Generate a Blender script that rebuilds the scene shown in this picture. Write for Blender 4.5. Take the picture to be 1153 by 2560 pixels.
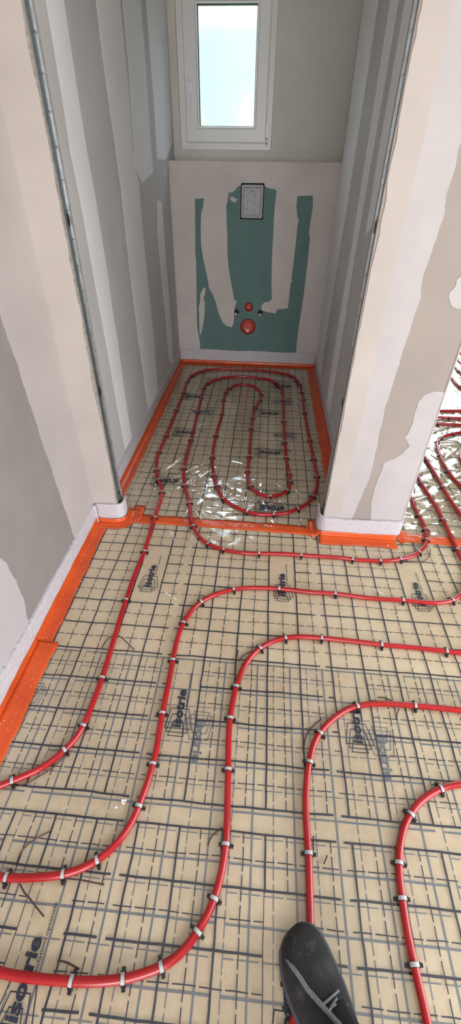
import bpy, bmesh, math, random
import numpy as np
from mathutils import Vector, Matrix
from mathutils.geometry import tessellate_polygon

for o in list(bpy.data.objects): bpy.data.objects.remove(o)
scene = bpy.context.scene
COL = scene.collection
random.seed(7)
rng = np.random.default_rng(11)

# ------------------------------------------------------------------ camera, sky, lights, exposure
cam_d = bpy.data.cameras.new('camera')
cam_d.sensor_fit = 'VERTICAL'; cam_d.sensor_height = 36.0
cam_d.lens = 36.0 * 1076.24 / 2560.0
cam_d.clip_start = 0.02; cam_d.clip_end = 200
cam = bpy.data.objects.new('camera', cam_d); COL.objects.link(cam)
RIGHT = Vector((0.996716, 0.080068, 0.012073)); UP = Vector((-0.059144, 0.618045, 0.783915)); FWD = Vector((-0.055305, 0.782055, -0.620751))
m = Matrix.Identity(4)
for i in range(3):
    m[i][0] = RIGHT[i]; m[i][1] = UP[i]; m[i][2] = -FWD[i]
m[0][3], m[1][3], m[2][3] = 0.0, 0.0, 1.2169
cam.matrix_world = m
scene.camera = cam

vs = scene.view_settings
vs.view_transform = 'Standard'; vs.look = 'None'; vs.gamma = 1.0; vs.use_curve_mapping = False
vs.exposure = 0.0

world = bpy.data.worlds.new('overcast_sky'); scene.world = world
world.use_nodes = True
wn = world.node_tree; wn.nodes.clear()
wo = wn.nodes.new('ShaderNodeOutputWorld'); wb = wn.nodes.new('ShaderNodeBackground')
# overcast sky: three times brighter overhead than at the horizon
tc = wn.nodes.new('ShaderNodeTexCoord'); sx = wn.nodes.new('ShaderNodeSeparateXYZ'); wn.links.new(tc.outputs['Generated'], sx.inputs[0])
mx = wn.nodes.new('ShaderNodeMath'); mx.operation = 'MAXIMUM'; mx.inputs[1].default_value = 0; wn.links.new(sx.outputs[2], mx.inputs[0])
ma = wn.nodes.new('ShaderNodeMath'); ma.operation = 'MULTIPLY_ADD'; wn.links.new(mx.outputs[0], ma.inputs[0])
SKY = 14.0; ma.inputs[1].default_value = SKY * 2 / 3; ma.inputs[2].default_value = SKY / 3
wn.links.new(ma.outputs[0], wb.inputs['Strength'])
wb.inputs['Color'].default_value = (0.85, 0.935, 1.0, 1)
wn.links.new(wb.outputs[0], wo.inputs[0])

def area(name, loc, rot, sx, sy, watts, color):
    l = bpy.data.lights.new(name, 'AREA'); l.shape = 'RECTANGLE'; l.size = sx; l.size_y = sy
    l.energy = watts; l.color = color
    o = bpy.data.objects.new(name, l); COL.objects.link(o); o.location = loc; o.rotation_euler = rot
    return o
# daylight standing in the openings of the large windows (glazed bay of the far room, plus an unseen rear window and a glazed door on the right, both added for light)
area('daylight_bay', (1.62, 4.74, 1.12), (math.radians(-90), 0, 0), 1.66, 2.1, 6, (0.90, 0.96, 1.0))
area('added_daylight_rear', (0.25, -2.64, 1.28), (math.radians(90), 0, 0), 1.7, 1.9, 60, (1.0, 0.92, 0.86))
area('added_daylight_door', (2.09, 0.10, 1.08), (0, math.radians(90), 0), 2.1, 1.9, 18, (1.0, 0.93, 0.87))

# ------------------------------------------------------------------ data: floor plan coordinates in metres
PIPES = {
  'spiral': [(-0.638, 0.344), (-0.59, 0.37), (-0.569, 0.381), (-0.526, 0.404), (-0.493, 0.428), (-0.463, 0.464), (-0.441, 0.505), (-0.434, 0.543), (-0.432, 0.589), (-0.429, 0.673), (-0.433, 0.805), (-0.438, 0.96), (-0.438, 1.123), (-0.432, 1.234), (-0.438, 1.411), (-0.437, 1.454), (-0.443, 1.626), (-0.458, 1.677), (-0.482, 1.737), (-0.514, 1.829), (-0.53, 1.919), (-0.538, 2.016), (-0.534, 2.195), (-0.537, 2.534), (-0.536, 2.81), (-0.544, 3.017), (-0.523, 3.143), (-0.468, 3.222), (-0.386, 3.28), (-0.226, 3.307), (-0.089, 3.305), (0.024, 3.291), (0.12, 3.267), (0.217, 3.213), (0.254, 3.126), (0.274, 3.049), (0.281, 2.917), (0.283, 2.794), (0.282, 2.591), (0.292, 2.225), (0.301, 2.013), (0.305, 1.852), (0.299, 1.768), (0.274, 1.671), (0.233, 1.602), (0.201, 1.571), (0.146, 1.536), (0.085, 1.518), (0.029, 1.513), (-0.032, 1.525), (-0.092, 1.563), (-0.15, 1.618), (-0.189, 1.712), (-0.215, 1.807), (-0.242, 1.98), (-0.249, 2.224), (-0.24, 2.514), (-0.251, 2.736), (-0.243, 2.853), (-0.223, 2.925), (-0.18, 2.987), (-0.131, 3.004), (-0.075, 2.991), (-0.029, 2.939), (-0.0, 2.851), (-0.005, 2.746), (-0.033, 2.629), (-0.044, 2.49), (-0.048, 2.336), (-0.045, 2.011), (-0.047, 1.866), (-0.04, 1.781), (-0.019, 1.711), (0.02, 1.668), (0.07, 1.654), (0.119, 1.673), (0.155, 1.71), (0.169, 1.774), (0.164, 1.867), (0.154, 2.02), (0.148, 2.191), (0.147, 2.453), (0.148, 2.763), (0.136, 2.957), (0.104, 3.057), (0.042, 3.123), (-0.027, 3.144), (-0.117, 3.155), (-0.222, 3.143), (-0.318, 3.091), (-0.386, 3.007), (-0.41, 2.905), (-0.405, 2.754), (-0.397, 2.513), (-0.385, 2.161), (-0.375, 1.863), (-0.346, 1.705), (-0.302, 1.566), (-0.277, 1.454), (-0.254, 1.392), (-0.225, 1.341), (-0.189, 1.302), (-0.117, 1.271), (-0.037, 1.258), (0.034, 1.26), (0.117, 1.266), (0.203, 1.265), (0.304, 1.266), (0.366, 1.267), (0.396, 1.261), (0.453, 1.261), (0.512, 1.263), (0.556, 1.269), (0.595, 1.281), (0.636, 1.298), (0.674, 1.326), (0.707, 1.363), (0.726, 1.397), (0.736, 1.437), (0.743, 1.476), (0.744, 1.521), (0.739, 1.573), (0.736, 1.642), (0.736, 1.721), (0.733, 1.817), (0.731, 1.911), (0.73, 2.051)],
  'second': [(-0.559, 0.205), (-0.503, 0.2), (-0.486, 0.2), (-0.424, 0.206), (-0.374, 0.214), (-0.333, 0.228), (-0.303, 0.245), (-0.272, 0.273), (-0.255, 0.3), (-0.241, 0.33), (-0.237, 0.354), (-0.232, 0.379), (-0.226, 0.414), (-0.224, 0.447), (-0.221, 0.486), (-0.225, 0.537), (-0.226, 0.583), (-0.226, 0.629), (-0.226, 0.709), (-0.228, 0.761), (-0.228, 0.808), (-0.226, 0.851), (-0.218, 0.9), (-0.199, 0.953), (-0.17, 0.995), (-0.131, 1.028), (-0.094, 1.048), (-0.062, 1.06), (-0.027, 1.071), (0.019, 1.076), (0.111, 1.08), (0.218, 1.074), (0.316, 1.076), (0.421, 1.066), (0.495, 1.065), (0.547, 1.067), (0.645, 1.062), (0.698, 1.069), (0.728, 1.079), (0.766, 1.107), (0.8, 1.152), (0.827, 1.212), (0.838, 1.266), (0.838, 1.312), (0.837, 1.361), (0.838, 1.556), (0.833, 1.697), (0.819, 1.836), (0.818, 1.912), (0.817, 2.02), (0.815, 2.188)],
  'third': [(-0.484, 0.07), (-0.433, 0.064), (-0.37, 0.062), (-0.288, 0.064), (-0.239, 0.068), (-0.193, 0.075), (-0.155, 0.086), (-0.122, 0.098), (-0.092, 0.117), (-0.066, 0.148), (-0.046, 0.179), (-0.033, 0.211), (-0.025, 0.248), (-0.019, 0.306), (-0.023, 0.372), (-0.028, 0.452), (-0.033, 0.527), (-0.034, 0.594), (-0.029, 0.646), (-0.023, 0.687), (-0.012, 0.731), (0.009, 0.778), (0.042, 0.821), (0.082, 0.85), (0.123, 0.867), (0.171, 0.876), (0.243, 0.878), (0.306, 0.876), (0.373, 0.874), (0.446, 0.87), (0.539, 0.869), (0.647, 0.863), (0.685, 0.861), (0.823, 0.863), (0.924, 0.894), (1.019, 0.988), (1.048, 1.077), (1.025, 1.251), (0.978, 1.407), (0.931, 1.595), (0.926, 1.635), (0.918, 1.719), (0.915, 1.816), (0.913, 1.937), (0.909, 2.061), (0.907, 2.122), (0.906, 2.243), (0.896, 2.438)],
  'fourth': [(0.896, 0.663), (0.621, 0.667), (0.549, 0.67), (0.503, 0.67), (0.431, 0.67), (0.37, 0.664), (0.331, 0.655), (0.295, 0.64), (0.246, 0.603), (0.216, 0.57), (0.195, 0.537), (0.183, 0.496), (0.174, 0.464), (0.17, 0.431), (0.166, 0.39), (0.166, 0.347), (0.167, 0.315), (0.168, 0.296), (0.166, 0.244), (0.165, 0.201), (0.164, 0.175), (0.157, 0.129), (0.144, 0.086), (0.127, 0.051), (0.111, 0.017)],
  'fifth': [(0.745, 0.497), (0.642, 0.488), (0.556, 0.47), (0.529, 0.465), (0.505, 0.457), (0.48, 0.444), (0.444, 0.422), (0.421, 0.399), (0.399, 0.375), (0.384, 0.345), (0.372, 0.317), (0.368, 0.299), (0.363, 0.273), (0.361, 0.243), (0.361, 0.228), (0.359, 0.205), (0.359, 0.181), (0.36, 0.16), (0.362, 0.14), (0.362, 0.125), (0.363, 0.115), (0.367, 0.069), (0.368, 0.029)],
  'hook': [(1.597, 2.385), (1.385, 2.427), (1.201, 2.411), (1.15, 2.39), (1.098, 2.364), (1.065, 2.334), (1.033, 2.291), (1.01, 2.235), (0.994, 2.14), (0.988, 2.06), (0.989, 1.969), (0.996, 1.891), (1.01, 1.833), (1.039, 1.714), (1.083, 1.547)],
  'inner': [(1.489, 2.293), (1.312, 2.294), (1.185, 2.249), (1.129, 2.194), (1.105, 2.139), (1.094, 2.08), (1.1, 1.97), (1.13, 1.762)],
  'cross_a': [(0.926, 2.669), (1.157, 2.701), (1.303, 2.721), (1.7, 2.781)],
  'cross_b': [(0.881, 2.583), (1.116, 2.602), (1.265, 2.606), (1.631, 2.622)],
  'cross_c': [(0.859, 2.487), (1.069, 2.506), (1.235, 2.515), (1.597, 2.542)],
  'diag_a': [(1.414, 3.904), (1.43, 3.338), (1.435, 3.121), (1.548, 2.852)],
  'diag_b': [(1.523, 4.047), (1.534, 3.575), (1.534, 3.42), (1.602, 2.923)],
  'diag_c': [(1.616, 4.126), (1.621, 3.775), (1.612, 3.658), (1.657, 2.996)],
  'diag_d': [(1.698, 4.278), (1.702, 3.963), (1.698, 3.916), (1.73, 3.11)],
}
CLIPS = {
  'spiral': [(-0.568, 0.38), (-0.47, 0.465), (-0.441, 0.529), (-0.428, 0.674), (-0.434, 0.975), (-0.429, 1.233), (-0.434, 1.448), (-0.446, 1.631), (-0.478, 1.733), (-0.513, 1.825), (-0.537, 2.007), (-0.533, 2.189), (-0.534, 2.534), (-0.536, 2.814), (-0.538, 3.01), (-0.522, 3.135), (-0.466, 3.214), (-0.385, 3.272), (-0.225, 3.295), (-0.088, 3.297), (0.021, 3.283), (0.133, 3.251), (0.216, 3.197), (0.249, 3.118), (0.272, 3.053), (0.28, 2.903), (0.285, 2.788), (0.281, 2.584), (0.291, 2.219), (0.298, 2.012), (0.306, 1.848), (0.271, 1.666), (0.201, 1.567), (0.083, 1.511), (-0.032, 1.515), (-0.149, 1.614), (-0.191, 1.711), (-0.214, 1.802), (-0.241, 1.975), (-0.248, 2.219), (-0.239, 2.508), (-0.251, 2.73), (-0.243, 2.846), (-0.222, 2.918), (-0.131, 2.985), (-0.002, 2.844), (-0.002, 2.746), (-0.037, 2.622), (-0.046, 2.469), (-0.047, 2.325), (-0.045, 2.006), (-0.047, 1.861), (-0.032, 1.723), (0.068, 1.65), (0.154, 1.701), (0.164, 1.784), (0.161, 1.862), (0.152, 2.015), (0.15, 2.186), (0.146, 2.447), (0.147, 2.756), (0.13, 2.975), (0.088, 3.06), (-0.03, 3.127), (-0.116, 3.147), (-0.221, 3.135), (-0.317, 3.083), (-0.382, 3.0), (-0.406, 2.898), (-0.404, 2.747), (-0.396, 2.512), (-0.384, 2.155), (-0.373, 1.853), (-0.346, 1.701), (-0.301, 1.562), (-0.264, 1.395), (-0.188, 1.296), (-0.117, 1.268), (0.035, 1.257), (0.202, 1.264), (0.395, 1.258), (0.511, 1.261), (0.594, 1.277), (0.672, 1.323), (0.723, 1.4), (0.743, 1.469), (0.737, 1.569)],
  'second': [(0.549, 1.063), (0.727, 1.076), (0.316, 1.072), (0.111, 1.076), (-0.061, 1.058), (-0.17, 0.993), (-0.218, 0.898), (-0.228, 0.758), (-0.225, 0.58), (-0.224, 0.446), (-0.237, 0.353), (-0.303, 0.246), (-0.373, 0.213), (-0.485, 0.199), (0.821, 1.839), (0.836, 1.552), (0.835, 1.358)],
  'third': [(-0.287, 0.064), (-0.193, 0.074), (-0.122, 0.098), (-0.066, 0.149), (-0.034, 0.209), (-0.018, 0.304), (-0.027, 0.45), (-0.035, 0.593), (-0.023, 0.686), (0.042, 0.817), (0.123, 0.865), (0.243, 0.876), (0.444, 0.868), (0.647, 0.861), (0.903, 2.059), (0.913, 1.812)],
  'fourth': [(0.502, 0.67), (0.332, 0.654), (0.215, 0.57), (0.182, 0.496), (0.167, 0.296)],
  'fifth': [(0.503, 0.454), (0.42, 0.398), (0.369, 0.298), (0.36, 0.235), (0.363, 0.137)],
  'hook': [(1.149, 2.389), (1.057, 2.328), (1.023, 2.274), (0.989, 2.125), (0.986, 1.964)],
  'cross_b': [(1.183, 2.597)],
  'cross_c': [(1.088, 2.499)],
  'diag_a': [(1.43, 3.135)],
  'diag_b': [(1.521, 3.45)],
}
PANEL_INNER = [(-0.503, 0.109), (-0.504, 0.166), (-0.52, 0.265), (-0.522, 0.337), (-0.518, 0.51), (-0.513, 0.713), (-0.517, 0.773), (-0.512, 0.89), (-0.512, 0.965), (-0.508, 1.011), (-0.51, 1.072), (-0.448, 1.076), (-0.454, 1.03), (-0.469, 0.994), (-0.474, 0.92), (-0.475, 0.814), (-0.46, 0.724), (-0.441, 0.642), (-0.428, 0.578), (-0.425, 0.546), (-0.401, 0.513), (-0.377, 0.458), (-0.359, 0.389), (-0.328, 0.32), (-0.296, 0.291), (-0.257, 0.284), (-0.245, 0.305), (-0.239, 0.346), (-0.238, 0.393), (-0.235, 0.428), (-0.223, 0.457), (-0.229, 0.476), (-0.241, 0.473), (-0.248, 0.517), (-0.268, 0.604), (-0.284, 0.687), (-0.293, 0.778), (-0.294, 0.876), (-0.3, 0.951), (-0.3, 0.996), (-0.303, 1.032), (-0.295, 1.063), (-0.288, 1.099), (-0.288, 1.107), (-0.258, 1.112), (-0.242, 1.125), (-0.232, 1.138), (-0.207, 1.147), (-0.207, 1.159), (-0.06, 1.161), (-0.058, 1.145), (-0.029, 1.134), (0.008, 1.129), (0.021, 1.12), (0.019, 1.099), (0.015, 1.038), (0.014, 0.975), (0.016, 0.882), (0.017, 0.785), (0.021, 0.684), (0.026, 0.579), (0.036, 0.492), (0.021, 0.473), (-0.021, 0.463), (-0.038, 0.44), (-0.034, 0.411), (0.002, 0.401), (0.07, 0.391), (0.08, 0.42), (0.123, 0.425), (0.156, 0.432), (0.159, 0.496), (0.161, 0.594), (0.171, 0.615), (0.164, 0.626), (0.166, 0.667), (0.169, 0.749), (0.172, 0.828), (0.172, 0.932), (0.178, 0.973), (0.166, 0.986), (0.155, 1.04), (0.154, 1.096), (0.254, 1.101), (0.26, 1.042), (0.257, 0.979), (0.254, 0.933), (0.252, 0.905), (0.264, 0.868), (0.264, 0.791), (0.265, 0.711), (0.263, 0.628), (0.263, 0.532), (0.258, 0.42), (0.254, 0.362), (0.25, 0.267), (0.248, 0.193), (0.252, 0.102)]
PANEL_DAB = [(-0.465, 0.553), (-0.449, 0.547), (-0.454, 0.512), (-0.467, 0.478), (-0.458, 0.455), (-0.462, 0.363), (-0.475, 0.291), (-0.496, 0.217), (-0.505, 0.235), (-0.504, 0.338), (-0.504, 0.42), (-0.491, 0.466), (-0.493, 0.499)]
PANEL_DAB_2 = [(-0.279, 1.084), (-0.257, 1.088), (-0.241, 1.077), (-0.225, 1.073), (-0.241, 1.064), (-0.237, 1.057), (-0.257, 1.06), (-0.273, 1.068)]
LEFT_BANDS = [[(1.793, 1.551), (1.789, 1.364), (1.781, 1.26), (1.801, 1.087), (1.806, 0.882), (1.826, 0.583), (1.833, 0.319), (1.849, 0.108), (1.973, 0.108), (1.967, 0.366), (1.976, 0.591), (1.966, 0.755), (1.973, 0.853), (1.962, 1.127), (1.945, 1.252), (1.937, 1.376), (1.941, 1.507), (1.935, 1.578)], [(2.286, 1.688), (2.277, 1.558), (2.29, 1.397), (2.304, 1.301), (2.316, 1.141), (2.303, 0.794), (2.318, 0.503), (2.35, 0.091), (2.618, 0.088), (2.643, 0.453), (2.63, 0.737), (2.627, 0.999), (2.64, 1.163), (2.608, 1.225), (2.592, 1.312), (2.619, 1.476), (2.616, 1.622), (2.627, 1.758)], [(3.031, 1.083), (2.977, 0.909), (2.993, 0.673), (3.024, 0.438), (3.028, 0.171), (3.067, 0.118), (3.154, 0.099), (3.183, 0.334), (3.162, 0.644), (3.152, 0.874), (3.144, 1.063)], [(2.655, 1.72), (2.659, 1.581), (2.621, 1.369), (2.608, 1.225), (2.705, 1.162), (2.982, 1.206), (2.975, 1.359), (3.001, 1.628), (2.988, 1.783)], [(3.13, 1.81), (3.124, 1.645), (3.135, 1.502), (3.11, 1.263), (3.364, 1.267), (3.596, 1.351), (3.67, 1.651), (3.666, 1.911)]]
GREY_EDGE = [(1.151, 1.048), (1.148, 0.923), (1.15, 0.841), (1.157, 0.759), (1.158, 0.695), (1.164, 0.631), (1.167, 0.508), (1.183, 0.314), (1.193, 0.085)]
LOW_DAB = [(0.779, 0.415), (0.797, 0.375), (0.81, 0.347), (0.809, 0.316), (0.819, 0.263), (0.817, 0.227), (0.817, 0.185), (0.813, 0.162), (0.799, 0.121), (0.796, 0.089), (0.717, 0.101), (0.627, 0.111), (0.548, 0.121)]
PILLAR_EDGE = [(0.449, 1.342), (0.446, 1.279), (0.448, 1.222), (0.444, 1.17), (0.451, 1.138), (0.448, 1.09), (0.443, 1.032), (0.439, 0.98), (0.447, 0.926), (0.442, 0.87), (0.437, 0.797), (0.435, 0.759), (0.436, 0.742), (0.429, 0.655), (0.424, 0.582), (0.429, 0.466), (0.432, 0.393), (0.432, 0.302), (0.42, 0.203), (0.404, 0.101)]
PILLAR_LOW = [(0.479, 0.103), (0.463, 0.179), (0.461, 0.259), (0.468, 0.323), (0.472, 0.371), (0.485, 0.381), (0.511, 0.397), (0.528, 0.416), (0.536, 0.433), (0.544, 0.448), (0.533, 0.464), (0.52, 0.474), (0.527, 0.504), (0.532, 0.536), (0.528, 0.587), (0.528, 0.612), (0.532, 0.622), (0.544, 0.641), (0.567, 0.652), (0.598, 0.652)]
PILLAR_HIGH = [(0.549, 1.003), (0.533, 0.982), (0.536, 0.968), (0.525, 0.95), (0.526, 0.936), (0.542, 0.914), (0.558, 0.907), (0.582, 0.906), (0.579, 0.948)]
PILLAR_RIDGE = [(0.355, 1.505), (0.355, 1.415), (0.356, 1.342), (0.356, 1.263), (0.355, 1.168), (0.353, 1.094), (0.353, 1.003), (0.353, 0.905), (0.356, 0.794), (0.353, 0.675), (0.356, 0.527), (0.357, 0.37), (0.351, 0.198), (0.351, 0.097)]
RIGHT_BANDS = [[(2.40, .09), (2.57, .09), (2.59, .5), (2.56, .9), (2.57, 1.5), (2.60, 2.45), (2.40, 2.45), (2.39, 1.5), (2.42, .9), (2.40, .5)], [(3.02, .09), (3.43, .09), (3.43, 2.45), (2.92, 2.45), (2.90, 1.6), (2.93, 1.1), (3.0, .7)], [(1.60, 2.45), (1.58, 1.4), (1.66, 1.12), (1.85, 1.04), (2.05, 1.08), (2.24, 1.0), (2.27, 1.3), (2.25, 1.9), (2.27, 2.45)]]
WIRES = [
  ('beside the long straight run of the spiral pipe', [(-0.464, 0.783), (-0.459, 0.809), (-0.441, 0.831), (-0.419, 0.829), (-0.398, 0.815), (-0.359, 0.784)]),
  ('curling up from the left end of the second pipe', [(-0.48, 0.226), (-0.481, 0.243), (-0.474, 0.257), (-0.458, 0.274), (-0.429, 0.292)]),
  ('forked below the left end of the second pipe', [(-0.457, 0.194), (-0.441, 0.181), (-0.427, 0.174), (-0.408, 0.162), (-0.384, 0.148)]),
  ('hooked left of the third pipe near the near clip', [(-0.061, 0.295), (-0.058, 0.305), (-0.049, 0.318), (-0.031, 0.332)]),
  ('standing just right of the fourth pipe', [(0.182, 0.333), (0.18, 0.319), (0.18, 0.306)]),
  ('short and bent, right of the fourth pipe', [(0.21, 0.299), (0.207, 0.291), (0.201, 0.283)]),
  ('flat on the film below the bend of the second pipe', [(-0.36, 0.211), (-0.332, 0.211), (-0.299, 0.209), (-0.276, 0.208)]),
  ('upright at the left of the bend of the third pipe', [(-0.025, 0.813), (-0.029, 0.778), (-0.029, 0.753)]),
  ('running along the outside of the bend of the third pipe', [(-0.022, 0.772), (-0.004, 0.798), (0.035, 0.818)]),
  ('above the straight run of the fourth pipe', [(0.396, 0.69), (0.414, 0.69), (0.434, 0.683)]),
  ('dangling below the straight run of the fourth pipe', [(0.451, 0.66), (0.44, 0.642), (0.437, 0.63)]),
  ('following the lower side of the spiral pipe at the left edge', [(-0.46, 0.454), (-0.48, 0.422), (-0.508, 0.398), (-0.53, 0.382), (-0.558, 0.374)]),
  ('beside the nearest pipe at the lower left', [(-0.331, 0.089), (-0.312, 0.088), (-0.285, 0.081)]),
  ('looped beside the pipe bend in front of the pillar', [(0.733, 1.363), (0.72, 1.324), (0.697, 1.292), (0.673, 1.278), (0.602, 1.272)]),
  ('hooked over the inner loop in the niche', [(0.129, 2.069), (0.122, 2.118), (0.121, 2.145), (0.127, 2.157), (0.142, 2.155)]),
  ('slanting right of the inner loop in the niche', [(0.161, 2.125), (0.172, 2.107), (0.185, 2.079)]),
  ('curled along the outside of the bend of the fourth pipe', [(0.224, 0.611), (0.199, 0.589), (0.18, 0.564), (0.172, 0.542), (0.169, 0.517)]),
]


# ------------------------------------------------------------------ helpers
def tag(o, label, cat, group=None, kind=None):
    o['label'] = label
    if cat: o['category'] = cat
    if group: o['group'] = group
    if kind: o['kind'] = kind
    return o

def link(name, me, mat=None, parent=None, smooth=False):
    o = bpy.data.objects.new(name, me); COL.objects.link(o)
    if mat is not None: me.materials.append(mat)
    if parent is not None: o.parent = parent
    if smooth:
        me.polygons.foreach_set('use_smooth', [True] * len(me.polygons))
    return o

def mesh(name, v, f, mat=None, parent=None, smooth=False):
    me = bpy.data.meshes.new(name); me.from_pydata([tuple(map(float, p)) for p in v], [], f); me.update()
    return link(name, me, mat, parent, smooth)

def empty(name, loc=(0, 0, 0)):
    o = bpy.data.objects.new(name, None); COL.objects.link(o); o.location = loc; o.empty_display_size = .05
    return o

def box_vf(x0, x1, y0, y1, z0, z1, off=0):
    v = [(x0, y0, z0), (x1, y0, z0), (x1, y1, z0), (x0, y1, z0), (x0, y0, z1), (x1, y0, z1), (x1, y1, z1), (x0, y1, z1)]
    f = [(0, 3, 2, 1), (4, 5, 6, 7), (0, 1, 5, 4), (1, 2, 6, 5), (2, 3, 7, 6), (3, 0, 4, 7)]
    return v, [tuple(i + off for i in q) for q in f]

def boxes(name, lst, mat, parent=None, bevel=0):
    V, F = [], []
    for b in lst:
        v, f = box_vf(*b, off=len(V)); V += v; F += f
    o = mesh(name, V, F, mat, parent)
    if bevel:
        md = o.modifiers.new('bevel', 'BEVEL'); md.width = bevel; md.segments = 2
    return o

def poly_slab(name, pts2, to3, thick, mat, parent=None):
    """extruded polygon: pts2 in plane, to3(a,b,d) gives the 3d point with d = distance out of the plane"""
    n = len(pts2)
    tris = tessellate_polygon([[Vector((a, b, 0)) for a, b in pts2]])
    V = [to3(a, b, thick) for a, b in pts2] + [to3(a, b, 0) for a, b in pts2]
    F = [tuple(t) for t in tris] + [(i, (i + 1) % n, n + (i + 1) % n, n + i) for i in range(n)]
    o = mesh(name, V, F, mat, parent)
    bm = bmesh.new(); bm.from_mesh(o.data); bmesh.ops.recalc_face_normals(bm, faces=bm.faces); bm.to_mesh(o.data); bm.free()
    return o

def spline(pts, step=.01, smooth=2, closed=False):
    p = np.array(pts, float); n = len(p)
    out = []
    for i in range(n - 1):
        p0, p1, p2, p3 = p[max(i - 1, 0)], p[i], p[i + 1], p[min(i + 2, n - 1)]
        L = np.linalg.norm(p2 - p1); k = max(2, int(L / step))
        for t in np.linspace(0, 1, k, endpoint=False):
            out.append(.5 * ((2 * p1) + (-p0 + p2) * t + (2 * p0 - 5 * p1 + 4 * p2 - p3) * t * t + (-p0 + 3 * p1 - 3 * p2 + p3) * t ** 3))
    out.append(p[-1]); out = np.array(out)
    # even resample, then soften small wobbles of the hand measurements
    d = np.concatenate([[0], np.cumsum(np.linalg.norm(np.diff(out, axis=0), axis=1))])
    m = max(3, int(d[-1] / step)); s = np.linspace(0, d[-1], m)
    out = np.stack([np.interp(s, d, out[:, k]) for k in range(out.shape[1])], 1)
    for _ in range(smooth):
        q = out.copy(); q[1:-1] = .25 * out[:-2] + .5 * out[1:-1] + .25 * out[2:]; out = q
    return out

def tube_vf(path, r, seg=10, off=0, caps=True):
    path = np.asarray(path, float); n = len(path)
    T = np.gradient(path, axis=0); T /= np.linalg.norm(T, axis=1)[:, None] + 1e-12
    V, F = [], []
    rr = r if hasattr(r, '__len__') else [r] * n
    for i in range(n):
        t = T[i]; a = np.array([0, 0, 1.]) if abs(t[2]) < .9 else np.array([1., 0, 0])
        u = np.cross(t, a); u /= np.linalg.norm(u); w = np.cross(u, t)
        for k in range(seg):
            an = 2 * math.pi * k / seg
            V.append(path[i] + rr[i] * (math.cos(an) * u + math.sin(an) * w))
    for i in range(n - 1):
        for k in range(seg):
            a, b = i * seg + k, i * seg + (k + 1) % seg
            F.append((off + a, off + b, off + b + seg, off + a + seg))
    if caps:
        F.append(tuple(off + k for k in range(seg))); F.append(tuple(off + (n - 1) * seg + k for k in reversed(range(seg))))
    return V, F

def tube(name, path, r, mat, parent=None, seg=10):
    V, F = tube_vf(path, r, seg)
    o = mesh(name, V, F, mat, parent, smooth=True)
    return o

def cyl_vf(c0, c1, r0, r1=None, seg=24, off=0):
    return tube_vf([c0, c1], [r0, r0 if r1 is None else r1], seg, off)

# --------------------------------------------------- node helpers
class G:
    def __init__(s, mat):
        mat.use_nodes = True; s.nt = mat.node_tree; s.nt.nodes.clear()
        s.out = s.nt.nodes.new('ShaderNodeOutputMaterial')
    def n(s, t, **kw):
        nd = s.nt.nodes.new(t)
        for k, v in kw.items(): setattr(nd, k, v)
        return nd
    def put(s, sock, v):
        if isinstance(v, (int, float)): sock.default_value = v
        elif isinstance(v, tuple): sock.default_value = v if len(v) == len(sock.default_value) else (*v, 1)
        else: s.nt.links.new(v, sock)
    def m(s, op, a, b=0.0, c=None):
        nd = s.n('ShaderNodeMath', operation=op); s.put(nd.inputs[0], a); s.put(nd.inputs[1], b)
        if c is not None: s.put(nd.inputs[2], c)
        return nd.outputs[0]
    def noise(s, vec, scale, detail=4, rough=.55):
        nd = s.n('ShaderNodeTexNoise'); s.put(nd.inputs['Vector'], vec)
        nd.inputs['Scale'].default_value = scale; nd.inputs['Detail'].default_value = detail; nd.inputs['Roughness'].default_value = rough
        return nd
    def ramp(s, fac, stops):
        nd = s.n('ShaderNodeValToRGB'); s.put(nd.inputs[0], fac)
        e = nd.color_ramp.elements
        while len(e) < len(stops): e.new(.5)
        for q, (p, c) in zip(e, stops): q.position = p; q.color = (*c, 1)
        return nd.outputs[0]
    def coord(s): return s.n('ShaderNodeTexCoord').outputs['Object']
    def bump(s, h, strength=.3, dist=.002):
        nd = s.n('ShaderNodeBump'); nd.inputs['Strength'].default_value = strength; nd.inputs['Distance'].default_value = dist
        s.put(nd.inputs['Height'], h); return nd.outputs[0]
    def principled(s, color, rough=.5, **kw):
        nd = s.n('ShaderNodeBsdfPrincipled'); s.put(nd.inputs['Base Color'], color); s.put(nd.inputs['Roughness'], rough)
        for k, v in kw.items(): s.put(nd.inputs[k.replace('_', ' ')], v)
        return nd.outputs[0]
    def done(s, sh): s.nt.links.new(sh, s.out.inputs[0])

def plain(name, c1, c2=None, rough=.6, scale=20, bump=0, bdist=.001, bscale=200, **kw):
    mt = bpy.data.materials.new(name); g = G(mt); co = g.coord()
    c2 = c2 or tuple(x * .92 for x in c1)
    nz = g.noise(co, scale)
    col = g.ramp(nz.outputs[0], [(.35, c2), (.65, c1)])
    if bump:
        kw['Normal'] = g.bump(g.noise(co, bscale, 3).outputs[0], bump, bdist)
    g.done(g.principled(col, rough, **kw)); return mt

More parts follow.
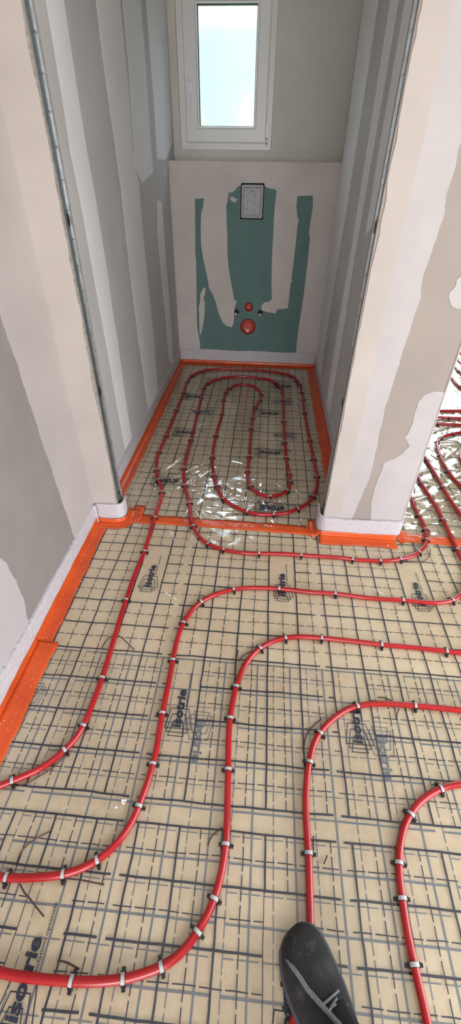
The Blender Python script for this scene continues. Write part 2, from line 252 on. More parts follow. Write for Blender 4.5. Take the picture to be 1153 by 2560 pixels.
M = {}
M['filler'] = plain('joint_filler', (.445, .415, .42), (.40, .372, .378), .75, 5, .15, .0008, 60)
M['filler_pink'] = plain('wall_filler_warm', (.46, .41, .385), (.41, .365, .345), .75, 4, .15, .0008, 60)
M['filler_niche'] = plain('joint_filler_niche_lightened', (.82, .81, .81), (.77, .76, .76), .75, 4, .15, .0008, 60)  # hall filler again, lightened in colour to make up for weak niche light
M['filler_panel'] = plain('joint_filler_panel', (.56, .515, .495), (.50, .46, .44), .75, 5, .15, .0008, 60)  # same filler, colour kept lighter than the copies darkened against strong hall light
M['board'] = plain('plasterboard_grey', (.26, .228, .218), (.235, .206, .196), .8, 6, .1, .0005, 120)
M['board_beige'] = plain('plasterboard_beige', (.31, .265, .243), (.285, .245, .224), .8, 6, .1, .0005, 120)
M['niche_board'] = plain('plasterboard_niche_lightened', (.55, .53, .515), (.50, .48, .47), .8, 4, .1, .0005, 120)  # plasterboard lightened in colour to make up for weak niche light
M['green'] = plain('green_board', (.115, .195, .19), (.10, .175, .17), .8, 7, .1, .0005, 120)
M['white_wall'] = plain('white_plaster', (.60, .58, .53), (.55, .53, .48), .8, 3, .1, .001, 40)
M['ceiling'] = plain('ceiling_white', (.8, .79, .77), None, .85, 4)
M['gypsum'] = plain('gypsum_edge', (.36, .32, .29), (.22, .20, .18), .9, 90, .6, .002, 150)
M['steel'] = plain('galvanised_steel', (.42, .45, .47), (.30, .33, .35), .32, 60, .1, .0005, 90, Metallic=.9)
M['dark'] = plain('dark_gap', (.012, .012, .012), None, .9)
M['foam'] = plain('edge_foam', (.54, .51, .54), (.46, .435, .47), .65, 70, .5, .002, 160)
M['tape'] = plain('orange_tape', (.60, .082, .012), (.48, .056, .008), .28, 9, .35, .004, 28)
M['pvc'] = plain('white_pvc', (.70, .70, .68), (.67, .67, .65), .35, 5)
M['pvc_hi'] = plain('white_glazing_bead', (.82, .83, .84), None, .3, 5)
M['gasket'] = plain('black_gasket', (.02, .02, .022), None, .6)
M['pipe'] = plain('red_pipe', (.35, .009, .012), (.30, .007, .010), .20, 12, Specular_IOR_Level=.5)
M['clip_band'] = plain('clip_grey', (.42, .42, .43), (.32, .32, .33), .45, 300)
M['clip_black'] = plain('clip_black', (.012, .012, .013), None, .4)
M['wire'] = plain('dark_offcut', (.05, .022, .022), None, .5)
M['drain'] = plain('red_drain', (.52, .06, .035), (.42, .04, .025), .35, 20)
M['copper'] = plain('brown_sleeve', (.28, .09, .07), None, .4, 30)
M['plate'] = plain('grey_cover', (.33, .33, .36), (.27, .27, .30), .45, 30)
M['plate_d'] = plain('grey_cover_dark', (.24, .24, .27), None, .5, 30)
M['highlight_sticker'] = plain('white_highlight_sticker', (.85, .82, .8), None, .3)
M['ink'] = plain('navy_print', (.012, .017, .035), None, .5)
M['ink_pale'] = plain('pale_print', (.085, .10, .13), None, .6)
M['crumb'] = plain('white_crumb', (.85, .83, .8), None, .7)
M['grass'] = plain('garden_green', (.15, .20, .09), (.10, .14, .06), .9, 1.5)
M['facade'] = plain('pale_facade', (.215, .228, .235), (.20, .214, .22), .9, .6)
M['roof'] = plain('grey_roof', (.19, .215, .225), (.18, .205, .215), .9, .6)
M['lace'] = plain('grey_lace', (.16, .16, .17), (.12, .12, .13), .8, 200)
M['sole'] = plain('dark_sole', (.035, .033, .045), (.055, .045, .065), .6, 40)
M['trouser'] = plain('black_trouser', (.008, .008, .009), None, .9, 60)

# insulation under the film
def insulation():
    mt = bpy.data.materials.new('sprayed_insulation'); g = G(mt); co = g.coord()
    a = g.noise(co, 3.5, 5).outputs[0]; b = g.noise(co, 45, 4).outputs[0]
    f = g.m('ADD', g.m('MULTIPLY', a, .6), g.m('MULTIPLY', b, .4))
    col = g.ramp(f, [(.32, (.49, .365, .235)), (.52, (.59, .462, .315)), (.70, (.67, .555, .405))])
    g.done(g.principled(col, .8, Normal=g.bump(b, .4, .003))); return mt
M['insulation'] = insulation()

# knit upper of the shoe
def knit():
    mt = bpy.data.materials.new('black_knit'); g = G(mt); co = g.coord()
    w = g.n('ShaderNodeTexWave', wave_type='BANDS', bands_direction='X'); w.inputs['Scale'].default_value = 130; w.inputs['Distortion'].default_value = 1.5
    g.put(w.inputs['Vector'], co)
    nz = g.noise(co, 26, 4).outputs[0]; sp = g.noise(co, 260, 1).outputs[0]
    dust = g.m('MULTIPLY', g.m('GREATER_THAN', nz, .655), g.m('MULTIPLY', w.outputs[0], .30))
    speck = g.m('GREATER_THAN', sp, .79)
    fac = g.m('MAXIMUM', dust, speck)
    for c, rad, k in (((.190, .118, .07), .020, 1.1), ((.172, .108, .075), .020, .8), ((.131, .080, .07), .013, 1.2)):   # dusty scuffs
        vd = g.n('ShaderNodeVectorMath', operation='DISTANCE'); g.put(vd.inputs[0], co); vd.inputs[1].default_value = c
        s_ = g.m('MAXIMUM', g.m('SUBTRACT', 1.0, g.m('DIVIDE', vd.outputs['Value'], rad)), 0.0)
        fac = g.m('MAXIMUM', fac, g.m('MULTIPLY', g.m('MULTIPLY', s_, k), g.m('MULTIPLY', w.outputs[0], nz)))
    col = g.ramp(fac, [(0, (.010, .0105, .011)), (.5, (.07, .07, .066)), (1, (.45, .45, .44))])
    g.done(g.principled(col, .85, Normal=g.bump(w.outputs[0], .5, .0015))); return mt
M['knit'] = knit()

# frosted window glass
def frosted():
    mt = bpy.data.materials.new('frosted_glass'); g = G(mt)
    nd = g.n('ShaderNodeBsdfRefraction'); nd.inputs['Color'].default_value = (.93, .97, 1, 1); nd.inputs['Roughness'].default_value = .22; nd.inputs['IOR'].default_value = 1.25
    gl = g.n('ShaderNodeBsdfGlossy'); gl.inputs['Roughness'].default_value = .1
    mx = g.n('ShaderNodeMixShader'); mx.inputs[0].default_value = .05
    g.nt.links.new(nd.outputs[0], mx.inputs[1]); g.nt.links.new(gl.outputs[0], mx.inputs[2])
    g.done(mx.outputs[0]); return mt
M['frosted'] = frosted()

# printed transparent film: the grid is flat ink on the film
def film_mat(name, x0, y0, ink, gap_x=None, split=None, patches=(), wob=.004, ior=1.75, rough=.07, haze=.06, bump=.5, thick_x=.0022, thick_y=.0022):
    mt = bpy.data.materials.new(name); g = G(mt); co = g.coord()
    sep = g.n('ShaderNodeSeparateXYZ'); g.put(sep.inputs[0], co)
    nz = g.noise(co, 8, 2); s2 = g.n('ShaderNodeSeparateColor'); g.put(s2.inputs[0], nz.outputs['Color'])
    x = g.m('ADD', sep.outputs[0], g.m('MULTIPLY', g.m('SUBTRACT', s2.outputs[0], .5), wob))
    y = g.m('ADD', sep.outputs[1], g.m('MULTIPLY', g.m('SUBTRACT', s2.outputs[1], .5), wob))
    def wrap(a, o, per):   # signed distance to the nearest o + k*per
        t = g.m('DIVIDE', g.m('SUBTRACT', a, o), per)
        return g.m('MULTIPLY', g.m('SUBTRACT', g.m('FRACT', g.m('ADD', t, 100.5)), .5), per)
    def near(a, o, per, w): return g.m('LESS_THAN', g.m('ABSOLUTE', wrap(a, o, per)), w)
    if split:   # the printing block starts afresh below this line
        ys, y1 = split
        up = g.m('GREATER_THAN', y, (ys[0] + ys[1]) / 2)
        yo = g.m('ADD', g.m('MULTIPLY', up, y0), g.m('MULTIPLY', g.m('SUBTRACT', 1.0, up), y1))
    else: yo = y0
    def dash(a, o): return g.m('GREATER_THAN', g.m('FRACT', g.m('ADD', g.m('DIVIDE', g.m('SUBTRACT', a, o), .05), 100.56)), .12)
    cs = near(x, x0, .1, thick_x); cd = g.m('MULTIPLY', near(x, x0 + .05, .1, .0012), dash(y, yo))
    rs = near(y, yo, .1, thick_y); rd_ = g.m('MULTIPLY', near(y, g.m('ADD', yo, .05), .1, .0011), dash(x, x0))
    cols = g.m('MAXIMUM', cs, cd); rows = g.m('MAXIMUM', rs, rd_)
    if split:
        ok = g.m('SUBTRACT', 1.0, g.m('MULTIPLY', g.m('LESS_THAN', y, ys[0] - .001), g.m('GREATER_THAN', y, ys[1] + .001)))
        cols = g.m('MULTIPLY', cols, ok)
        rows = g.m('MULTIPLY', rows, g.m('MAXIMUM', ok, g.m('GREATER_THAN', rs, .5)))
    if gap_x is not None:
        rows = g.m('MULTIPLY', rows, g.m('GREATER_THAN', g.m('ABSOLUTE', wrap(x, gap_x, .5)), .009))
    keep = None
    for (px, ya, yb) in patches:    # blank cells that hold the printed name
        inx = g.m('LESS_THAN', g.m('ABSOLUTE', wrap(x, px, .5)), .0475)
        iny = g.m('MULTIPLY', g.m('GREATER_THAN', y, ya + .003), g.m('LESS_THAN', y, yb - .003))
        k = g.m('SUBTRACT', 1.0, g.m('MULTIPLY', inx, iny))
        keep = k if keep is None else g.m('MULTIPLY', keep, k)
    pr = g.m('MAXIMUM', cols, rows)
    if keep is not None: pr = g.m('MULTIPLY', pr, keep)
    fade = g.m('MULTIPLY_ADD', g.noise(co, 30, 2).outputs[0], .35, .82)
    pr = g.m('MINIMUM', g.m('MULTIPLY', pr, fade), .97)
    h = g.m('ADD', g.noise(co, 22, 3, .5).outputs[0], g.m('MULTIPLY', g.noise(co, 70, 2).outputs[0], .35))
    nrm = g.bump(h, bump, .004)
    tr = g.n('ShaderNodeBsdfTransparent'); tr.inputs[0].default_value = (.97, .97, .96, 1)
    hz = g.n('ShaderNodeBsdfDiffuse'); hz.inputs[0].default_value = (.8, .79, .77, 1)
    ik = g.n('ShaderNodeBsdfDiffuse'); ik.inputs[0].default_value = (*ink, 1)
    a = g.n('ShaderNodeMixShader'); a.inputs[0].default_value = haze; g.put(a.inputs[1], tr.outputs[0]); g.put(a.inputs[2], hz.outputs[0])
    b = g.n('ShaderNodeMixShader'); g.put(b.inputs[0], pr); g.put(b.inputs[1], a.outputs[0]); g.put(b.inputs[2], ik.outputs[0])
    gl = g.n('ShaderNodeBsdfGlossy'); gl.inputs['Roughness'].default_value = rough; g.put(gl.inputs['Normal'], nrm)
    f0 = ((ior - 1) / (ior + 1)) ** 2 * 1.8
    lw = g.n('ShaderNodeLayerWeight'); lw.inputs['Blend'].default_value = .5; g.put(lw.inputs['Normal'], nrm)
    fr = g.m('MULTIPLY_ADD', g.m('POWER', lw.outputs['Facing'], 5.0), 1 - f0, f0)
    c = g.n('ShaderNodeMixShader'); g.put(c.inputs[0], fr); g.put(c.inputs[1], b.outputs[0]); g.put(c.inputs[2], gl.outputs[0])
    g.done(c.outputs[0]); return mt

# ------------------------------------------------------------------ rooms
ZC = 2.5
def st(o, label, cat): return tag(o, label, cat, kind='structure')

st(boxes('floor', [(-.80, 2.9, -2.8, 4.9, -.08, 0)], M['insulation']), 'beige sprayed insulation floor showing through the printed film', 'floor')
st(boxes('ceiling', [(-.80, 2.9, -2.8, 3.9, ZC, ZC + .1), (.40, 2.9, 3.9, 4.9, ZC, ZC + .1)], M['ceiling']), 'white plaster ceiling above the frame', 'ceiling')

# main room, left wall
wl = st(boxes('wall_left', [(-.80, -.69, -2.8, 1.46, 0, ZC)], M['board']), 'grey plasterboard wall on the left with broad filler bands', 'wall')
def onL(x): return lambda a, b, d: (x + d, a, b)
ge = GREY_EDGE
top_y = 0.2
p = [(1.42, .09)] + [(1.42, ZC)] + [(-2.0, ZC)] + [(-2.0, 1.6), (-.6, 1.55), (ge[0][0] - .3, ge[0][1] + .35)] + ge
def rag(pts, amp, n=3):
    out = []
    for (a, b), (c, d) in zip(pts[:-1], pts[1:]):
        out.append((a, b))
        for k in range(1, n):
            t = k / n; out.append((a + (c - a) * t + random.uniform(-amp, amp), b + (d - b) * t + random.uniform(-amp, amp)))
    out.append(pts[-1]); return out
p = p[:6] + rag(ge, .0035, 5)
poly_slab('filler_band', p, onL(-.69), .0015, M['filler_pink'], wl)
q = LOW_DAB
poly_slab('filler_patch', rag(q[:10], .003, 3) + [(q[9][0] - .01, .085), (-.6, .085), (-.6, .5)], onL(-.69), .0012, M['filler'], wl)

# left nib with bare steel stud end
nl = st(boxes('wall_nib_left', [(-.69, -.585, 1.420, 1.4325, 0, ZC), (-.69, -.585, 1.4795, 1.492, 0, ZC), (-.69, -.640, 1.4325, 1.4795, 0, ZC)], M['gypsum']), 'short wall return on the left side of the niche opening', 'wall')
def ragged_face(name, x0, x1, ragx, y, z0, z1, out, mat, parent, n=130):
    L = [(x0, z0), ]
    zs = np.linspace(z0, z1, n)
    R = []
    j = 0.0
    for z in zs:
        j = .8 * j + random.uniform(-.0016, .0016); R.append((x1 + ragx * abs(j) * 1.6, z))
    pts = [(x0, z0)] + R + [(x0, z1)]
    return poly_slab(name, pts, lambda a, b, d: (a, y + out * d, b), .0015, mat, parent)
ragged_face('filler_layer', -.69, -.586, -1, 1.420, .0, ZC, -1, M['filler_pink'], nl)

def stud(name, xf, y0, y1, sgn, label):
    """open channel, web a few millimetres inside the board edges; sgn = outward direction along x"""
    r = empty(name, (xf, (y0 + y1) / 2, 0))
    def P(n, lst, mat):
        o = boxes(n, [(a - xf if 0 else a, b, c, d, e, f) for (a, b, c, d, e, f) in lst], mat, r)
        o.matrix_parent_inverse = Matrix.Translation((-xf, -(y0 + y1) / 2, 0)); return o
    X = lambda a, b: (min(xf - sgn * a, xf - sgn * b), max(xf - sgn * a, xf - sgn * b))
    P('web', [(*X(.004, .005), y0, y1, .085, ZC)], M['steel'])
    P('flange', [(*X(.001, .04), y0, y0 + .0012, .085, ZC)], M['steel'])
    P('flange', [(*X(.001, .04), y1 - .0012, y1, .085, ZC)], M['steel'])
    P('rolled_rib', [(*X(.001, .004), y0 + .010, y0 + .0125, .085, ZC)], M['steel'])
    for k in range(34):
        z = .14 + k * .07
        P('dimple', [(*X(.0025, .004), y0 + .018, y1 - .004, z, z + .0035)], M['steel'])
    for z in (.125, .58, 1.10, 1.62):
        h = .035 if z > .2 else .014
        V, F = [], []
        for k in range(20):
            an = 2 * math.pi * k / 20
            V.append((xf - sgn * .0032, (y0 + y1) / 2 + .009 + .009 * math.cos(an), z + h / 2 * math.sin(an)))
        o = mesh('hole_shade_disc', V, [tuple(range(20))], M['dark'], r); o.matrix_parent_inverse = Matrix.Translation((-xf, -(y0 + y1) / 2, 0))  # flat black disc, the shade inside the hole put into its colour
    return tag(r, label, 'stud')
stud('steel_stud', -.585, 1.4325, 1.4795, 1, 'galvanised steel stud on the left jamb with oval service holes')

# niche walls
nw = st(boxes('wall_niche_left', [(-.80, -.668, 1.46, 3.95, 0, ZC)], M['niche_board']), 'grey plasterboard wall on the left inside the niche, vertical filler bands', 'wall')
for b in LEFT_BANDS:
    zm = max(z for a, z in b)
    if zm > 1.5: b = [(a, 2.45 if z > zm - .13 else z) for a, z in b]
    b = [(min(max(a, 1.5), 3.64), min(max(z, .08), 2.45)) for a, z in b]
    poly_slab('filler_band', b, onL(-.668), .001, M['filler_niche'], nw)
nr = st(boxes('wall_niche_right', [(.408, .606, 1.487, 3.46, 0, ZC), (.436, .606, 3.46, 4.8, 0, ZC)], M['niche_board']), 'grey plasterboard wall on the right inside the niche', 'wall')
for b in RIGHT_BANDS:  # filler bands widened so their pale colour brightens the wall like window light
    b = [(min(max(a, 1.5), 3.43), min(max(2.45 if z > 1.75 else z, .08), 2.45)) for a, z in b]
    poly_slab('filler_band', b, lambda a, b_, d: (.408 - d, a, b_), .001, M['filler_niche'], nr)
# window wall with opening
WX0, WX1, WZ0, WZ1 = -.622, -.033, 1.324, 2.075
st(boxes('wall_niche_back', [(-.80, .44, 3.66, 3.755, 0, WZ0), (-.80, WX0, 3.66, 3.755, WZ0, WZ1), (WX1, .44, 3.66, 3.755, WZ0, WZ1), (-.80, .44, 3.66, 3.755, WZ1, ZC)], M['white_wall']), 'beige plastered back wall of the niche around the window', 'wall')

# boxed-out panel of green board with cut-outs
PT = 1.265
pb = empty('wall_niche_panel', (-.13, 3.44, 0))
st(pb, 'waist-high green plasterboard boxing below the window, filler around its edges', 'wall')
def holes():
    H = []
    x0, x1, z0, z1 = -.209, -.059, .968, 1.157
    H.append([(x0, z0), (x1, z0), (x1, z1), (x0, z1)])
    for cx, cz, r in ((-.132, .429, .032), (-.132, .291, .057), (-.221, .394, .017), (-.045, .394, .017)):
        H.append([(cx + r * math.cos(t), cz + r * math.sin(t)) for t in np.linspace(0, 2 * math.pi, 28, endpoint=False)])
    return H
outer = [(-.668, 0), (.408, 0), (.408, PT), (-.668, PT)]
loops = [outer] + holes()
tri = tessellate_polygon([[Vector((a, b, 0)) for a, b in l] for l in loops])
flat = [q for l in loops for q in l]
V = [(a, 3.44, b) for a, b in flat] + [(a, 3.4525, b) for a, b in flat]
F = [tuple(t) for t in tri]; o_ = 0; nf = len(flat)
for l in loops:
    n = len(l)
    F += [(o_ + i, o_ + (i + 1) % n, nf + o_ + (i + 1) % n, nf + o_ + i) for i in range(n)]; o_ += n
fb = mesh('front_board', V, F, M['green'], pb); fb.matrix_parent_inverse = Matrix.Translation((.13, -3.44, 0))
tb = boxes('top_board', [(-.668, .436, 3.4525, 3.66, PT - .0125, PT)], M['filler'], pb); tb.matrix_parent_inverse = Matrix.Translation((.13, -3.44, 0))
bk = boxes('cavity_shade_sheet', [(-.668, .408, 3.56, 3.57, 0, PT - .02)], M['dark'], pb); bk.matrix_parent_inverse = Matrix.Translation((.13, -3.44, 0))  # black sheet behind the cut-outs, cavity shade put into its colour
pts = [(-.668, .0)] + [(-.668, PT)] + [(.408, PT)] + [(.408, .0)] + [(PANEL_INNER[-1][0], .0)] + PANEL_INNER[::-1] + [(PANEL_INNER[0][0], .0)]
for nm, pp in (('filler_layer', pts), ('filler_dab', PANEL_DAB), ('filler_dab', PANEL_DAB_2)):
    o = poly_slab(nm, pp, lambda a, b, d: (a, 3.44 - d, b), .0012, M['filler_panel'], pb); o.matrix_parent_inverse = Matrix.Translation((.13, -3.44, 0))
cl = boxes('board_seam', [(-.1335, -.1325, 3.4396, 3.4401, .10, .235), (-.2225, -.2218, 3.4396, 3.4401, .30, .38), (-.0458, -.0451, 3.4396, 3.4401, .32, .38)], M['dark'], pb); cl.matrix_parent_inverse = Matrix.Translation((.13, -3.44, 0))

# right pillar front and its stud
pf = st(boxes('wall_pillar', [(.285, .606, 1.415, 1.4275, 0, ZC), (.285, .606, 1.4745, 1.487, 0, ZC), (.34, .606, 1.4275, 1.4745, 0, ZC)], M['board_beige']), 'plasterboard wall end right of the niche opening, filler bands and bare beige board', 'wall')
onP = lambda a, b, d: (a, 1.415 - d, b)
pe = PILLAR_EDGE
zs = np.linspace(.0, ZC, 130); j = 0; L = []
for z in zs:
    j = .85 * j + random.uniform(-.0018, .0018); L.append((.2875 + abs(j) * 1.6, z))
top = [(.606, ZC), (.606, pe[0][1])]
poly_slab('filler_band', L + top + rag(pe, .002, 4) + [(pe[-1][0], 0)], onP, .0012, M['filler'], pf)
prd = [(min(a, .60), z) for a, z in PILLAR_RIDGE if z < 1.6]
poly_slab('filler_ridge', L[:1] + [(L[0][0], 0)] + [q for q in L if q[1] < 1.6] + [(prd[0][0] + .004, 1.6)] + prd + [(prd[-1][0], 0)], onP, .0022, M['filler_pink'], pf)
poly_slab('filler_patch', rag(PILLAR_LOW, .002, 3) + [(.605, PILLAR_LOW[-1][1]), (.605, 0), (PILLAR_LOW[0][0], 0)], onP, .0011, M['filler'], pf)
poly_slab('filler_patch', [(min(a, .604), z) for a, z in rag(PILLAR_HIGH, .0015, 3)], onP, .0011, M['filler'], pf)
tube('corner_bead', [(.606, 1.415, 0), (.606, 1.415, 1.2), (.606, 1.415, ZC)], .003, M['filler'], pf, 8)
stud('steel_stud', .285, 1.4275, 1.4745, -1, 'galvanised steel stud on the right jamb beside the pillar')

# the rest of the shell
st(boxes('wall_right', [(2.8, 2.9, 1.3, 4.9, 0, ZC), (2.05, 2.9, 1.2, 1.3, 0, ZC)], M['white_wall']), 'plastered wall of the far room, right of the frame', 'wall')
st(boxes('wall_right_hall', [(2.05, 2.15, -2.7, -.87, 0, ZC), (2.05, 2.15, 1.07, 1.3, 0, ZC), (2.05, 2.15, -.87, 1.07, 2.15, ZC)], M['white_wall']), 'plastered right wall of the hall with an added glazed door', 'wall')
st(boxes('added_window_4', [(2.04, 2.09, -.87, -.81, 0, 2.15), (2.04, 2.09, 1.01, 1.07, 0, 2.15), (2.04, 2.09, .07, .13, 0, 2.15), (2.04, 2.09, -.87, 1.07, 0, .06), (2.04, 2.09, -.87, 1.07, 2.09, 2.15)], M['pvc']), 'white frame of a glazed door added on the right to light the hall', 'window')  # glazed door added out of view to light the hall
st(boxes('wall_far', [(.436, .79, 4.7, 4.8, 0, ZC), (2.45, 2.8, 4.7, 4.8, 0, ZC), (.79, 2.45, 4.7, 4.8, 2.17, ZC)], M['white_wall']), 'far wall of the room behind the pillar with a glazed bay', 'wall')
st(boxes('wall_rear', [(-.69, -.61, -2.7, -2.6, 0, ZC), (1.11, 2.15, -2.7, -2.6, 0, ZC), (-.61, 1.11, -2.7, -2.6, 0, .32), (-.61, 1.11, -2.7, -2.6, 2.24, ZC)], M['white_wall']), 'wall behind the photographer with an added wide window', 'wall')
st(boxes('window_2', [(.79, .85, 4.69, 4.73, 0, 2.17), (2.39, 2.45, 4.69, 4.73, 0, 2.17), (1.59, 1.65, 4.69, 4.73, 0, 2.17), (.79, 2.45, 4.69, 4.73, 0, .07), (.79, 2.45, 4.69, 4.73, 2.10, 2.17)], M['pvc']), 'white frame of the glazed bay in the far room', 'window')
st(boxes('added_window_3', [(-.61, -.55, -2.63, -2.59, .32, 2.24), (1.05, 1.11, -2.63, -2.59, .32, 2.24), (.22, .28, -2.63, -2.59, .32, 2.24), (-.61, 1.11, -2.63, -2.59, .32, .38), (-.61, 1.11, -2.63, -2.59, 2.18, 2.24)], M['pvc']), 'white frame of a wide unseen window added behind the photographer for light', 'window')  # unseen window added to light the hall and niche from behind

# ------------------------------------------------------------------ niche window
wi = empty('window_1', (-.325, 3.68, WZ0)); st(wi, 'small white tilt-and-turn window with a frosted pane above the boxing', 'window')
INV = Matrix.Translation((.325, -3.68, -WZ0))
def frame(name, x0, x1, z0, z1, t, y0, y1, mat, bev=.003):
    """mitred rectangular frame, t = (left, right, bottom, top) face widths"""
    l, r, b, tp = t
    a = [(x0, z0), (x1, z0), (x1, z1), (x0, z1)]; c = [(x0 + l, z0 + b), (x1 - r, z0 + b), (x1 - r, z1 - tp), (x0 + l, z1 - tp)]
    V = [(x, y0, z) for x, z in a] + [(x, y0, z) for x, z in c] + [(x, y1, z) for x, z in a] + [(x, y1, z) for x, z in c]
    F = []
    for i in range(4):
        k = (i + 1) % 4
        F += [(i, k, 4 + k, 4 + i), (8 + k, 8 + i, 12 + i, 12 + k), (k, i, 8 + i, 8 + k), (4 + i, 4 + k, 12 + k, 12 + i)]
    o = mesh(name, V, F, mat, wi); o.matrix_parent_inverse = INV
    md = o.modifiers.new('bevel', 'BEVEL'); md.width = bev; md.segments = 2
    return o
frame('outer_frame', WX0, WX1, WZ0, WZ1, (.046, .042, .042, .042), 3.675, 3.75, M['pvc'])
frame('sash', -.582, -.069, 1.360, 2.037, (.078, .069, .070, .070), 3.655, 3.72, M['pvc'], .006)
frame('glazing_bead', -.504, -.138, 1.430, 1.967, (.009, .009, .009, .009), 3.660, 3.70, M['pvc_hi'], .003)
frame('gasket', -.4955, -.1465, 1.4385, 1.9585, (.004, .004, .004, .004), 3.672, 3.70, M['gasket'], .0005)
gp = boxes('pane', [(-.494, -.148, 3.684, 3.690, 1.440, 1.957)], M['frosted'], wi); gp.matrix_parent_inverse = INV
hb = boxes('handle_plate', [(-.560, -.534, 3.648, 3.656, 1.595, 1.665)], M['pvc_hi'], wi, .004); hb.matrix_parent_inverse = INV
hl = tube('handle', spline([(-.547, 3.650, 1.645), (-.547, 3.618, 1.645), (-.549, 3.612, 1.630), (-.552, 3.612, 1.58), (-.554, 3.614, 1.522)], .006, 1), .0075, M['pvc_hi'], wi, 10); hl.matrix_parent_inverse = INV
hg = boxes('hinge_cover', [(-.069, -.056, 3.652, 3.672, 1.385, 1.455), (-.069, -.058, 3.650, 3.672, 1.362, 1.380)], M['pvc_hi'], wi, .003); hg.matrix_parent_inverse = INV
hp = tube('hinge_pin', [(-.063, 3.660, 1.352), (-.063, 3.660, 1.372), (-.063, 3.660, 1.388)], .004, M['steel'], wi, 8); hp.matrix_parent_inverse = INV

st(boxes('added_outer_slab', [(.424, .436, 3.76, 4.8, 0, ZC)], M['roof']), 'grey slab added outdoors beside the small window to dim a bright patch', 'wall')  # slab added to darken a bright patch showing through the pane
# garden outside, seen only as a blur through the frosted pane
st(boxes('ground_outside', [(-14, 14, 4.9, 40, -.45, -.3), (-14, .42, 3.76, 4.9, -.45, -.3)], M['grass']), 'green lawn outside, a blur behind the frosted pane', 'ground')
hv, hf = [], []
hx = np.linspace(-13, 13, 60)
for i, x in enumerate(hx):
    hgt = 1.95 + .25 * math.sin(i * 1.3) + random.uniform(-.2, .2)
    for (dy, z) in ((-.7, -.3), (-.6, hgt * .6), (-.2, hgt), (.3, hgt * .95), (.7, -.3)): hv.append((x, 11 + dy + random.uniform(-.1, .1), z))
for i in range(59):
    for k in range(4): a = i * 5 + k; hf.append((a, a + 5, a + 6, a + 1))
tag(mesh('garden_hedge', hv, hf, M['grass'], smooth=True), 'green garden hedge, a soft blur at the bottom of the frosted pane', 'hedge')

hs = empty('added_house', (0, 18, -.3)); tag(hs, 'pale house added outside to block the low sky behind the frosted pane', 'house')  # house added to block the low sky and dim the pane
HIV = Matrix.Translation((0, -18, .3))
o = boxes('facade', [(-13, 13, 18, 26, -.3, 4.6)], M['facade'], hs); o.matrix_parent_inverse = HIV
o = mesh('roof', [(-13, 17.99, 4.6), (13, 17.99, 4.6), (13, 22, 6.6), (-13, 22, 6.6), (13, 26, 4.6), (-13, 26, 4.6)], [(0, 1, 2, 3), (3, 2, 4, 5), (0, 3, 5), (1, 4, 2), (0, 5, 4, 1)], M['roof'], hs); o.matrix_parent_inverse = HIV
# ------------------------------------------------------------------ film sheets
def ridges(n, cx, cy, sx, sy, lmin, lmax, hmin, hmax, wmin, wmax, centers=None):
    R = []
    for _ in range(n):
        if centers is not None:
            c = centers[rng.integers(len(centers))]; an = rng.uniform(0, 2 * math.pi); L = rng.uniform(lmin, lmax); g0 = rng.uniform(.012, .03)
            a = np.array(c) + g0 * np.array([math.cos(an), math.sin(an)]); b = np.array(c) + (g0 + L) * np.array([math.cos(an), math.sin(an)])
        else:
            a = np.array([cx + rng.uniform(-sx, sx), cy + rng.uniform(-sy, sy)]); an = rng.uniform(0, 2 * math.pi); L = rng.uniform(lmin, lmax)
            b = a + L * np.array([math.cos(an), math.sin(an)])
        R.append((a, b, rng.uniform(hmin, hmax), rng.uniform(wmin, wmax), rng.uniform(-.12, .12)))
    return R
def ridge_height(X, Y, R):
    Z = np.zeros_like(X)
    for a, b, h, w, bend in R:
        d = b - a; L = np.linalg.norm(d); d = d / L; nrm = np.array([-d[1], d[0]])
        t = ((X - a[0]) * d[0] + (Y - a[1]) * d[1]) / L
        s = (X - a[0]) * nrm[0] + (Y - a[1]) * nrm[1] - bend * L * t * (1 - t)
        tp = np.clip(t, 0, 1) * np.clip(1 - t, 0, 1) * 4 * ((t > 0) & (t < 1))
        Z = np.maximum(Z, h * np.exp(-(s / w) ** 2) * np.sqrt(tp))
    return Z
def waves(X, Y, amp, wl, seed, n=10):
    r = np.random.default_rng(seed); Z = np.zeros_like(X)
    for _ in range(n):
        an = r.uniform(0, math.pi); k = 2 * math.pi / (wl * r.uniform(.6, 1.6)); ph = r.uniform(0, 6.28)
        Z += np.sin(k * (X * math.cos(an) + Y * math.sin(an)) + ph)
    return amp * Z / math.sqrt(n)
def sheet(name, x0, x1, y0, y1, step, fn, mat, label, z0):
    nx, ny = int((x1 - x0) / step) + 1, int((y1 - y0) / step) + 1
    X, Y = np.meshgrid(np.linspace(x0, x1, nx), np.linspace(y0, y1, ny))
    Z = z0 + fn(X, Y)
    V = np.stack([X.ravel(), Y.ravel(), Z.ravel()], 1)
    idx = np.arange(nx * ny).reshape(ny, nx)
    F = np.stack([idx[:-1, :-1].ravel(), idx[:-1, 1:].ravel(), idx[1:, 1:].ravel(), idx[1:, :-1].ravel()], 1)
    me = bpy.data.meshes.new(name); me.from_pydata(V.tolist(), [], F.tolist()); me.update()
    o = link(name, me, mat, None, True)
    return tag(o, label, 'film')
INK, PALE = (.012, .018, .036), (.10, .12, .15)
M['film_main'] = film_mat('film_main', .070, 1.179, INK, .243, ((.379, .327), .327), ((.12, .979, 1.279), (.32, .479, .779), (-.383, -.173, .227)), ior=1.55, haze=.05, rough=.10, wob=.008, bump=.25)
M['film_under'] = film_mat('film_under', .039, .768, PALE, -.02, None, (), wob=.003, ior=1.3, haze=.0, rough=.3)
M['film_niche'] = film_mat('film_niche', -.347, 2.413, INK, None, None, (), wob=.010, ior=1.9, rough=.09, haze=.05, bump=.12)
M['film_room'] = film_mat('film_room', .052, 1.22, INK, None, None, (), wob=.010, ior=2.1, rough=.06, haze=.04, bump=.3)

